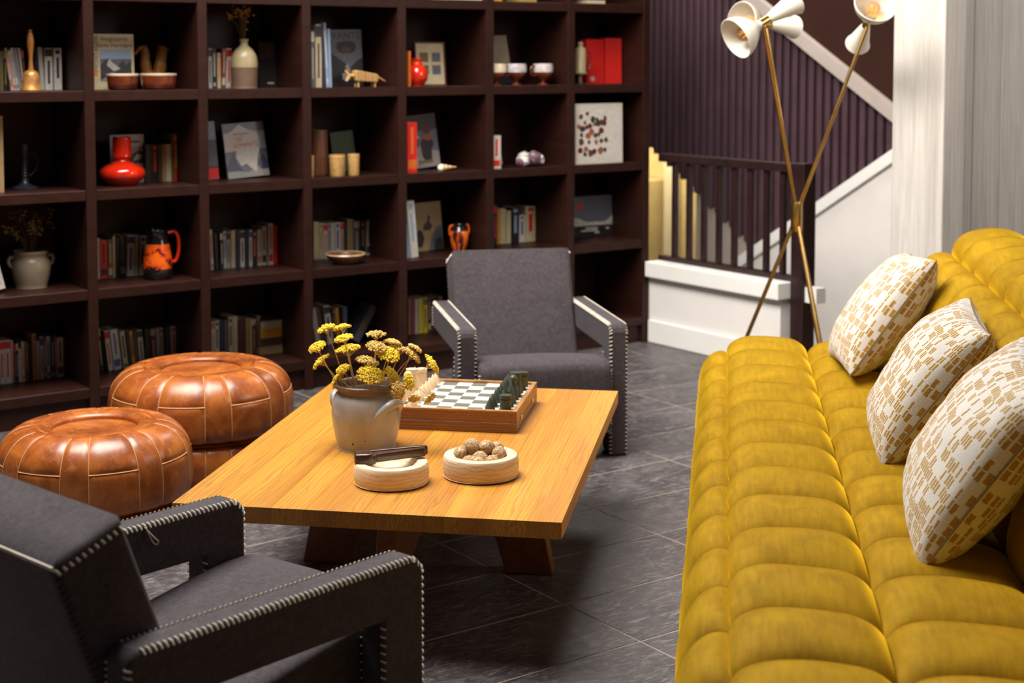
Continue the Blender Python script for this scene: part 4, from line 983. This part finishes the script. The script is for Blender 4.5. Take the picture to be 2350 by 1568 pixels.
# things cut by the top of the picture
r = thing('white_box', 'white shallow box on the uppermost visible shelf', 'box', on_shelf(-1.10, .03, ROWZ[0] + .0005), (0, 0, AZ)); MB().bb(-.095, .095, 0, .16, 0, .05).obj('tray', bk('white'), r, None, None, .003); MB().bb(-.098, .098, -.003, .163, .038, .062).obj('lid', bk('white'), r, None, None, .003)
book('book', 'cream book standing at left of the uppermost shelf above the goblets', -.925, .02, ROWZ[0], .05, .2, .14, 'amber', 'cream', seed=3)
book('book', 'yellow and cream book standing right of another on the uppermost shelf', -.74, .02, ROWZ[0], .085, .2, .14, 'gold', 'cream', seed=5)
r = thing('book', 'cream book lying flat at right end of the uppermost shelf', 'book', on_shelf(-.325, .03, ROWZ[0] + .0005), (0, 0, AZ)); MB().bb(-.06, .06, 0, .16, 0, .003).bb(-.06, .06, 0, .16, .017, .02).obj('cover', bk('tan'), r); MB().bb(-.058, .058, .001, .155, .003, .017).obj('pages', M_page, r)
# second row
book('book', 'tall tan book at the left picture edge on the second shelf', -3.232, .10, ROWZ[2], .024, .30, .2, 'tan', '', seed=1)
r = cover_book('white book with black and white cliff photo behind the red vase', -2.651, .27, ROWZ[2], .148, .203, .018, 'pale', 3)
prt(r, rect(-.072, .072, .08, .15), 'grey'); prt(r, [(-.072, .08), (.072, .08), (.072, .125), (.05, .135), (.02, .12), (-.01, .14), (-.04, .11), (-.072, .12)], 'black', 2); prt(r, [(.02, .09), (.06, .1), (.065, .115), (.04, .12)], 'pale', 3)
for x0, x1, z in ((-.06, -.01, .172), (.0, .055, .172), (-.05, .05, .068)): prt(r, rect(x0, x1, z - .004, z + .004), 'dark', 2)
r = cover_book('blue and red book half hidden at the left of the summit book bay', -2.312, .20, ROWZ[2], .085, .25, .01, 'sky', 4, -3); prt(r, rect(-.042, .042, .002, .048), 'red', 2); prt(r, rect(-.042, .042, .048, .056), 'dark', 2); prt(r, rect(-.042, .042, .056, .17), 'slate', 1)
r = cover_book('book with white peak on blue sky and red title 100 SOMMETS', -2.128, .20, ROWZ[2], .198, .240, .014, 'slate', 9, -3)
prt(r, rect(-.098, .098, .12, .239), 'sky'); prt(r, rect(-.098, .098, .20, .239), 'slate', 2)
prt(r, [(-.098, .19), (-.06, .205), (-.02, .232), (.02, .21), (.06, .195), (.075, .16), (.065, .12), (.05, .08), (.04, .02), (.02, .035), (-.005, .06), (-.03, .05), (-.05, .09), (-.045, .12), (-.098, .115)], 'white', 3)
prt(r, [(-.098, .0), (.098, 0), (.098, .03), (.05, .045), (.0, .02), (-.05, .03), (-.098, .05)], 'grey', 2)
prt(r, [(-.098, .05), (-.06, .11), (-.05, .06), (-.02, .03), (-.098, .03)], 'navy', 4); prt(r, [(.05, .06), (.075, .10), (.098, .07), (.098, .03), (.06, .03)], 'navy', 4)
text_mesh('100', .030, 'title', bk('red'), r, (-.032, -.0018, .160)); text_mesh('SOMMETS', .027, 'title', bk('red'), r, (.004, -.0018, .132)); prt(r, rect(-.055, .02, .188, .194), 'grey', 5)
r = cover_book('dark green book leaning behind the two wooden cups', -1.622, .24, ROWZ[2], .118, .185, .012, 'green', 5, -5); prt(r, rect(-.05, -.02, .085, .10), 'maroon', 1)
book('book', 'bright red thick book at the left of the climber book', -1.386, .045, ROWZ[2], .052, .232, .16, 'red', 'orange', seed=15)
r = cover_book('book with red-capped climber on a mountain sky cover', -1.237, .19, ROWZ[2], .198, .250, .012, 'slate', 5, -5)
prt(r, rect(-.098, .098, .11, .249), 'slate', 1); prt(r, rect(-.098, .098, .175, .249), 'dark', 2)
prt(r, [(-.098, .12), (-.05, .16), (.0, .15), (.0, .135), (-.05, .125)], 'sky', 3); prt(r, [(-.098, .0), (.098, 0), (.098, .07), (.05, .08), (.0, .105), (-.03, .095), (-.06, .06), (-.098, .04)], 'grey', 2); prt(r, [(-.098, 0), (-.03, 0), (-.02, .05), (-.098, .06)], 'cream', 3)
prt(r, [(.005, .05), (.0, .11), (.012, .135), (.06, .135), (.075, .11), (.06, .08), (.055, .03), (.02, .03)], 'black', 4); prt(r, [(.02, .165), (.02, .195), (.04, .21), (.06, .20), (.065, .17), (.045, .155)], 'maroon', 4); prt(r, [(.005, .14), (.03, .155), (.06, .15), (.07, .13), (.04, .125)], 'rust', 5); prt(r, [(-.035, .175), (-.015, .18), (-.01, .15), (-.03, .145)], 'gold', 4); prt(r, [(-.03, .10), (-.02, .14), (-.005, .14), (-.015, .095)], 'dark', 4); prt(r, rect(-.02, .06, .02, .034), 'olive', 5)
book('book', 'white book standing at left of the mineral rock', -.925, .03, ROWZ[2], .05, .158, .12, 'white', 'red', seed=3)
r = cover_book('small white card with dark print behind the mineral rock', -.80, .22, ROWZ[2], .085, .135, .004, 'pale', 10, -4); prt(r, [(-.01, .03), (.01, .03), (.015, .05), (0, .055)], 'dark'); prt(r, [(.0, .06), (.03, .065), (.03, .11), (.01, .1)], 'grey')
r = cover_book('large cream board with rows of small brown specimens at far right', -.300, .03, ROWZ[2], .300, .300, .02, 'white', 1, 0, 'picture')
rr = random.Random(12); k = 0
for gx, gy in ((-.125,.235),(-.085,.25),(-.10,.205),(-.05,.22),(-.025,.22),(.025,.225),(-.04,.195),(-.02,.20),(.0,.205),(.02,.205),(-.135,.185),(-.115,.175),(-.09,.182),(-.07,.19),(-.06,.16),(-.035,.14),(-.015,.145),(.0,.165),(-.08,.14),(-.12,.145),(-.125,.112),(-.075,.108),(-.03,.108),(.0,.112),(.03,.118),(-.13,.068),(-.095,.075),(-.10,.05),(-.065,.055),(-.045,.062),(-.005,.065),(.025,.07)):
    s = rr.uniform(.012, .021); n_ = 7; ph = rr.uniform(0, 6)
    x = gx * 1.02 + .012
    prt(r, [(x + s * rr.uniform(.6, 1.1) * math.cos(ph + 2 * math.pi * q / n_), gy + s * rr.uniform(.6, 1.15) * math.sin(ph + 2 * math.pi * q / n_)) for q in range(n_)], ['brown', 'maroon', 'rust', 'dark'][k % 4], 1, 'specimen'); k += 1
# third row
r = cover_book('white book corner leaning at the left picture edge on the third shelf', -3.262, .12, ROWZ[3], .09, .15, .02, 'white', 5, -12); prt(r, rect(.0, .03, .02, .05), 'dark')
r = cover_book('beige picture book with dark silhouettes left of the small striped vase', -1.174, .24, ROWZ[3], .168, .232, .014, 'tan', 5, -2)
prt(r, [(.0, .0), (.082, 0), (.082, .12), (.05, .11), (.02, .06)], 'slate', 1); prt(r, [(-.062, .02), (-.035, .02), (-.02, .06), (-.03, .095), (-.045, .105), (-.06, .09), (-.068, .06)], 'black', 2); prt(r, [(-.025, .10), (.015, .095), (.03, .12), (.015, .135), (.02, .165), (.008, .17), (.0, .14), (-.02, .125)], 'dark', 2); prt(r, [(.03, .0), (.082, 0), (.082, .06), (.04, .05)], 'dark', 2)
r = cover_book('wide photo book of blue sky over snow ridge with a red canopy', -.150, .24, ROWZ[3], .285, .212, .012, 'slate', 4)
prt(r, rect(-.142, .142, .06, .211), 'slate'); prt(r, [(-.142, .06), (.142, .055), (.142, .105), (.11, .105), (.06, .075), (.0, .078), (-.06, .078), (-.10, .095), (-.142, .105)], 'pale', 2); prt(r, rect(-.142, .142, .0, .06), 'black', 2); prt(r, [(.10, .065), (.142, .065), (.142, .085), (.11, .08)], 'slate', 3)
prt(r, [(-.11, .135), (-.10, .135), (-.085, .165), (-.09, .178), (-.105, .18), (-.112, .165)], 'red', 2); prt(r, rect(-.10, .01, .030, .038), 'pale', 3); prt(r, rect(-.07, .01, .042, .050), 'pale', 3); prt(r, rect(-.01, .02, .018, .026), 'pale', 3); prt(r, rect(.065, .085, .035, .046), 'pale', 3)
# flat stack
zs = ROWZ[4] + .0005
for i, (w, th_, col, lab) in enumerate(((.112, .036, 'tan', 'tan book lying at the bottom of the flat stack'), (.112, .036, 'brown', 'brown book lying second from bottom in the flat stack'), (.106, .042, 'amber', 'orange-yellow book lying third in the flat stack'), (.112, .033, 'cream', 'cream book lying on top of the flat stack'))):
    r = thing('book', lab, 'book', on_shelf(-2.02 + (i % 2) * .004, .22, zs), (0, 0, AZ + R((i - 1) * 1.5)), 'flat stack of books on the bottom row')
    MB().bb(-w / 2, w / 2, 0, .002, 0, th_).bb(-w / 2, w / 2, .002, .15, 0, .002).bb(-w / 2, w / 2, .002, .15, th_ - .002, th_).obj('cover', bk(col), r)
    MB().bb(-w / 2 + .002, w / 2 - .002, .0022, .148, .0022, th_ - .0022).obj('pages', M_page, r); zs += th_ + .0006
book('book', 'dark grey book leaning steeply right behind the yarrow heads', -1.588, .22, ROWZ[4], .036, .185, .12, 'slate', 'rust', 33, 0, None, 2)

# ------------------------------------------------------------ ornaments on the shelves
def orn(name, label, cat, a, off, row, rz=0.0, group=None): return thing(name, label, cat, on_shelf(a, off, ROWZ[row] + .0005), (0, 0, AZ + R(rz)), group)
def lat(prof, n, name, mat, par, seg=36, cap=True): return MB().lathe(smooth2(prof, n) if n else prof, seg, cap=cap).obj(name, mat, par, smooth=45)
o = orn('hand_bell', 'bronze hand bell with turned wooden handle on the top left shelf', 'bell', -3.10, .12, 1)
lat([(0, .064), (.034, .0), (.042, .002), (.041, .008), (.036, .016), (.033, .04), (.031, .062), (.024, .075), (.012, .082), (0, .083)], 0, 'bell_cup', M_bronze, o)
lat([(0, .080), (.010, .081), (.0085, .10), (.0075, .13), (.013, .18), (.0135, .20), (.010, .222), (.0065, .230), (.0075, .236), (.006, .241), (0, .242)], 4, 'handle', M_amber, o)
for a, w_, lab in ((-2.740, .064, 'brown glazed ramekin in front of the mountain book'), (-2.586, .073, 'brown glazed ramekin with cream drip rim under the wooden bird')):
    o = orn('ramekin', lab, 'bowl', a, .085, 1)
    lat([(0, 0), (w_ * .78, 0), (w_ * .9, .006), (w_ * .97, .03), (w_, .058), (w_ * .97, .058), (w_ * .93, .03), (w_ * .8, .010), (0, .008)], 0, 'body', M_casserole, o)
    lat([(w_ * .995, .056), (w_ * 1.03, .060), (w_ * 1.02, .066), (w_ * .95, .066), (w_ * .93, .058)], 0, 'rim', M_creamgl, o, cap=False)
o = orn('wooden_bird', 'carved wooden bird shaped vessel with flared tail on the top shelf', 'carving', -2.555, .25, 1)
m = MB()
m.tube(smoothpath([(-.062, 0, .150), (-.048, 0, .168), (-.030, 0, .172), (-.022, 0, .150), (-.022, 0, .11), (-.012, 0, .06), (.012, 0, .035), (.036, 0, .06), (.046, 0, .11), (.052, 0, .15), (.060, 0, .175)], 5), [.006 + 0 * i for i in range(1)] * 0 + [(.006, .010, .018, .021, .024, .028, .030, .028, .024, .024, .030)[min(10, i // 5)] for i in range(51)], 16).obj('body', M_amber, o, smooth=60)
MB().lathe([(0, 0), (.035, 0), (.035, .012), (.026, .02), (0, .02)], 24).obj('foot', M_amber, o, smooth=40)
MB().tube([(-.058, 0, .155), (-.075, 0, .142)], [.008, .002], 8).obj('beak', M_amber, o, smooth=60)
o = orn('bottle_vase', 'two-tone stoneware bottle holding dried flowers on the top shelf', 'vase', -2.167, .155, 1)
bp = smooth2([(0, 0), (.052, 0), (.056, .01), (.058, .09)], 5); MB().lathe(bp + [(.0, .0901)], 40).obj('clay_base', M_brownclay, o, smooth=45)
lat([(.0581, .0902), (.058, .11), (.053, .14), (.038, .165), (.020, .182), (.0165, .195), (.019, .206), (.0205, .210), (.016, .211), (.013, .195), (.0, .19)], 4, 'glazed_neck', M_olivegl, o)
def dried(label, a, off, row, z0, spread, hgt, n, seed, mat2):
    t = orn('dried_flowers', label, 'dried flowers', a, off, row); rr = random.Random(seed); st = MB(); fl = MB()
    for i in range(n):
        e = Vector((rr.uniform(-spread, spread), rr.uniform(-spread * .6, spread * .6), z0 + rr.uniform(.45, 1) * hgt)); m_ = Vector((e.x * .35, e.y * .35, z0 + (e.z - z0) * .5))
        st.tube(smoothpath([(e.x * .08, e.y * .08, z0 - .07), m_, e], 6), .0012, 4)
        for q in range(rr.randint(7, 14)): fl.ball(e + Vector((rr.gauss(0, .009), rr.gauss(0, .009), rr.gauss(0, .010))), rr.uniform(.003, .007), 6, 4, sc=(1, 1, .6))
    st.obj('stems', M_deadstem, t, smooth=60, merge=False); fl.obj('blossoms', mat2, t, smooth=180, merge=False, fixn=False); return t
dried('rust and ochre dried flowers in the two-tone bottle', -2.167, .155, 1, .205, .062, .135, 9, 5, M_deadflower)
o = orn('toy_animal', 'ribbed wooden toy animal with forked head and tail', 'toy', -1.600, .10, 1)
MB().prism([(-.055, .028), (.055, .020), (.060, .050), (.052, .058), (-.050, .076), (-.058, .068)], -.022, .022, 'y').obj('body', M_lightwood, o, None, None, .004)
for i in range(8):
    x = -.046 + i * .0132; MB().bb(x - .0015, x + .0015, -.0235, .0235, .024, .0745 - i * .0022).obj('rib', M_brownwood, o)
MB().tube([(-.052, 0, .052), (-.082, 0, .050)], .009, 10).obj('neck', M_lightwood, o, smooth=60)
MB().tube([(-.080, 0, .05), (-.100, 0, .074)], [.009, .005], 8).obj('ear', M_lightwood, o, smooth=60); MB().tube([(-.080, 0, .05), (-.096, 0, .026)], [.009, .006], 8).obj('muzzle', M_lightwood, o, smooth=60)
MB().tube([(.054, 0, .050), (.105, 0, .024)], [.006, .003], 8).obj('tail', M_lightwood, o, smooth=60)
for x in (-.042, .044):
    for y in (-.014, .014): MB().tube([(x, y, .03), (x, y, 0)], .0045, 8).obj('leg', M_lightwood, o, smooth=60)
book('book', 'slim orange book left of the round red vase', -1.382, .07, ROWZ[1], .014, .162, .15, 'orange', '', seed=2)
o = orn('round_vase', 'round red-orange ribbed glass vase in front of the framed print', 'vase', -1.330, .09, 1)
lat([(0, 0), (.026, 0), (.030, .004), (.047, .03), (.050, .052), (.044, .078), (.030, .096), (.024, .104), (.026, .118), (.032, .126), (.029, .127), (.022, .112), (.022, .10), (.040, .07), (.03, .01), (0, .008)], 3, 'body', M_redgl, o)
lat([(.0245, .104), (.0275, .107), (.0245, .110)], 0, 'collar', M_orangegl, o, cap=False)
for a, lab in ((-.900, 'leftmost brown goblet with frosted white rim'), (-.782, 'middle brown goblet with frosted white rim'), (-.622, 'rightmost brown goblet with frosted white rim')):
    o = orn('goblet', lab, 'goblet', a, .07, 1, 0, 'goblets on the top shelf')
    lat([(0, 0), (.024, 0), (.024, .004), (.008, .010), (.008, .020), (.030, .034), (.046, .052), (.049, .062)], 0, 'bowl', M_casserole, o, 32)
    lat([(.0491, .062), (.050, .085), (.047, .103), (.044, .103), (.046, .085), (.044, .064)], 0, 'rim_band', M_creamgl if a < -.88 else plain('frosted_lilac_glaze', (.52, .46, .46), .35, .3, 40, coat=.3), o, 32, cap=False)
    MB().tube(smoothpath([(-.046, 0, .09), (-.068, 0, .088), (-.074, 0, .066), (-.062, 0, .046), (-.042, 0, .048)], 5), .005, 8).obj('handle', M_casserole, o, smooth=60)
o = orn('cream_mill', 'cream cylindrical mill with dark base and thin side handle', 'mill', -.360, .11, 1)
lat([(0, 0), (.010, 0), (.011, .05), (0, .05)], 0, 'leg', M_brownclay, o); lat([(0, .05), (.030, .05), (.034, .056), (.028, .062), (.028, .165), (.025, .178), (.012, .187), (.011, .196), (.015, .203), (.010, .210), (0, .211)], 0, 'body', M_olivegl, o)
MB().tube(smoothpath([(.026, 0, .17), (.058, 0, .155), (.066, 0, .115), (.054, 0, .075), (.03, 0, .064)], 6), .0028, 6).obj('handle', M_iron, o, smooth=60)
MB().lathe([(0, 0), (.032, 0), (.032, .006), (0, .006)], 24).obj('foot', M_iron, o)
o = orn('candlestick', 'dark iron candlestick with ribbed stem and thin loop handle', 'candlestick', -3.096, .24, 2)
pr = [(0, 0), (.054, 0), (.054, .006), (.028, .014), (.018, .024), (.014, .04)]
for i in range(7): z = .045 + i * .0125; pr += [(.0125, z), (.0165, z + .006)]
pr += [(.013, .135), (.019, .142), (.019, .178), (.014, .178), (.013, .15), (0, .15)]
lat(pr, 0, 'stem', M_iron, o, 28); MB().tube(smoothpath([(.017, 0, .142), (.045, 0, .135), (.054, 0, .10), (.040, 0, .068), (.018, 0, .048)], 6), .003, 8).obj('handle', M_iron, o, smooth=60)
o = orn('bulbous_vase', 'glossy red-orange vase with wide bulb and tall cylinder neck', 'vase', -2.713, .175, 2)
lat([(0, 0), (.050, 0), (.062, .006), (.086, .028), (.093, .046), (.088, .066), (.066, .083), (.040, .094), (.030, .102), (.031, .110), (.041, .120), (.038, .126), (.0375, .19), (.036, .197), (.033, .195), (.033, .13), (.025, .105), (0, .10)], 3, 'body', M_redgl, o, 48)
o = orn('wood_vase', 'tall brown turned wooden cylinder behind the pale cups', 'vase', -1.785, .20, 2); lat([(0, 0), (.040, 0), (.042, .01), (.041, .195), (.039, .203), (.034, .203), (.033, .02), (0, .02)], 0, 'body', M_brownwood, o); MB().lathe([(.0415, .150), (.0428, .152), (.0415, .156)], 36, cap=False).obj('ring', M_brownwood, o)
for a, of, r_, lab in ((-1.885, .10, .022, 'pale wooden cup half hidden behind the upright'), (-1.759, .075, .036, 'pale wooden cup in front of the brown cylinder'), (-1.670, .085, .027, 'narrow pale wooden cup in front of the green book')):
    o = orn('wooden_cup', lab, 'cup', a, of, 2, 0, 'pale wooden cups'); lat([(0, 0), (r_ * .9, 0), (r_ * .95, .004), (r_, .096), (r_ * .9, .096), (r_ * .85, .01), (0, .008)], 0, 'body', M_lightwood, o); MB().lathe([(r_ * .995, .082), (r_ * 1.03, .086), (r_ * .995, .09)], 32, cap=False).obj('rim_ring', M_lightwood, o)
o = orn('seashell', 'glossy golden spiral seashell in front of the climber book', 'seashell', -1.20, .045, 2)
rows = []
for i in range(40):
    u = i / 39; tu = u * 3.2 * 2 * math.pi; rad = .002 + .016 * u ** 1.2; cx_ = .055 - .085 * u
    rows.append([(cx_ + rad * .35 * math.sin(tu) * 0 + .3 * rad * math.cos(2 * math.pi * k / 14), rad * 1.1 * math.sin(2 * math.pi * k / 14) * (1 + .08 * math.sin(tu)), .0176 + rad * (1 + .10 * math.sin(tu)) * math.cos(2 * math.pi * k / 14)) for k in range(15)])
MB().grid(rows).obj('spire', M_shellgold, o, smooth=180); MB().ball((-.030, -.004, .0172), .017, 14, 10, sc=(1.1, .9, 1)).obj('body_whorl', plain('shell_white', (.85, .78, .66), .2, .1, 30, coat=.5), o, smooth=180)
o = orn('mineral_cluster', 'rough white and violet mineral cluster on the second shelf', 'mineral', -.718, .06, 2)
rr = random.Random(4)
for i in range(11):
    bm = bmesh.new(); bmesh.ops.create_icosphere(bm, subdivisions=2, radius=rr.uniform(.016, .032))
    for v in bm.verts: v.co *= 1 + .38 * noise.noise(v.co * 70 + Vector((i * 5, 0, 0)))
    me = bpy.data.meshes.new('crystal_lump'); bm.to_mesh(me); bm.free(); x = -.065 + .013 * i
    link('crystal_lump', me, M_rock if i % 3 else plain('violet_mineral', (.17, .09, .12), .4, .4, 50), o, (x, rr.uniform(-.03, .03), rr.uniform(.018, .036) + .018 * (1 - abs(i - 6) / 6)), (rr.uniform(0, 3), 0, 0))
o = orn('stoneware_pot', 'beige stoneware pot with two ear handles on the third shelf', 'pot', -3.085, .22, 3)
lat([(0, 0), (.058, 0), (.062, .004), (.074, .05), (.078, .08), (.074, .105), (.066, .118), (.065, .128), (.070, .140), (.068, .146), (.062, .146), (.060, .12), (.068, .08), (.055, .01), (0, .008)], 3, 'body', M_beigepot, o, 44)
for s_ in (-1, 1): MB().tube(smoothpath([(s_ * .070, 0, .085), (s_ * .084, 0, .092), (s_ * .090, 0, .11), (s_ * .083, 0, .125), (s_ * .066, 0, .122)], 5), .008, 10).obj('handle', M_beigepot, o, smooth=60)
dried('dark dried flower bunch in the beige stoneware pot', -3.085, .22, 3, .14, .105, .165, 15, 8, plain('dusty_brown_blossom', (.24, .15, .065), .9, .5, 60))
o = orn('pitcher', 'black pitcher with flaming orange patches and looped handle', 'pitcher', -2.579, .14, 3, -10)
lat([(0, 0), (.055, 0), (.060, .006), (.062, .03), (.060, .045)], 0, 'foot_band', M_blackgl, o, 44); 
mo, nt, b = newmat('orange_black_patch_glaze'); vec = coords(nt, False); f = ntex(nt, vec, 22, 2, .5, 1.0)
nt.links.new(ramp(nt, f, [(.40, (.012, .008, .008)), (.43, (.75, .05, .006)), (.60, (.9, .15, .01))]), b.inputs['Base Color']); b.inputs['Roughness'].default_value = .25; b.inputs['Coat Weight'].default_value = .4
lat([(.0601, .045), (.059, .08), (.053, .12), (.048, .148)], 4, 'belly', mo, o, 44, cap=False); lat([(.0481, .148), (.043, .17), (.0425, .19), (.046, .205), (.043, .206), (.038, .18), (.044, .15)], 3, 'neck', M_blackgl, o, 44, cap=False)
MB().tube(smoothpath([(.044, 0, .19), (.072, 0, .195), (.088, 0, .165), (.088, 0, .11), (.074, 0, .07), (.054, 0, .072)], 6), .0075, 10).obj('handle', M_redgl, o, smooth=60)
o = orn('shallow_bowl', 'shallow polished wooden bowl with golden rim on the third shelf', 'bowl', -1.710, .095, 3); lat([(0, 0), (.045, 0), (.062, .008), (.084, .030), (.089, .042), (.086, .043), (.076, .028), (.05, .012), (0, .009)], 3, 'body', M_brownwood, o, 40); lat([(.0885, .040), (.0905, .043), (.0885, .046), (.086, .044)], 0, 'rim', M_shellgold, o, 40, cap=False)
o = orn('striped_vase', 'small black and orange striped vase with two loop handles', 'vase', -1.080, .12, 3)
ms, nt, b = newmat('orange_black_stripe_glaze'); vec = coords(nt, False, (60, 60, 6)); f = ntex(nt, vec, 1.0, 2)
nt.links.new(ramp(nt, f, [(.44, (.015, .008, .006)), (.52, (.72, .10, .008)), (.7, (.85, .22, .015))]), b.inputs['Base Color']); b.inputs['Roughness'].default_value = .15; b.inputs['Coat Weight'].default_value = .5
lat([(0, 0), (.026, 0), (.030, .006), (.042, .05), (.046, .085), (.042, .105)], 3, 'body', ms, o, 40); lat([(.0421, .105), (.034, .118), (.030, .126), (.036, .135), (.031, .135), (.026, .122)], 3, 'neck', M_blackgl, o, 40, cap=False)
for s_ in (-1, 1): MB().tube(smoothpath([(s_ * .034, 0, .131), (s_ * .050, 0, .128), (s_ * .055, 0, .112), (s_ * .053, 0, .088), (s_ * .044, 0, .082)], 5), .005, 8).obj('handle', M_orangegl, o, smooth=60)
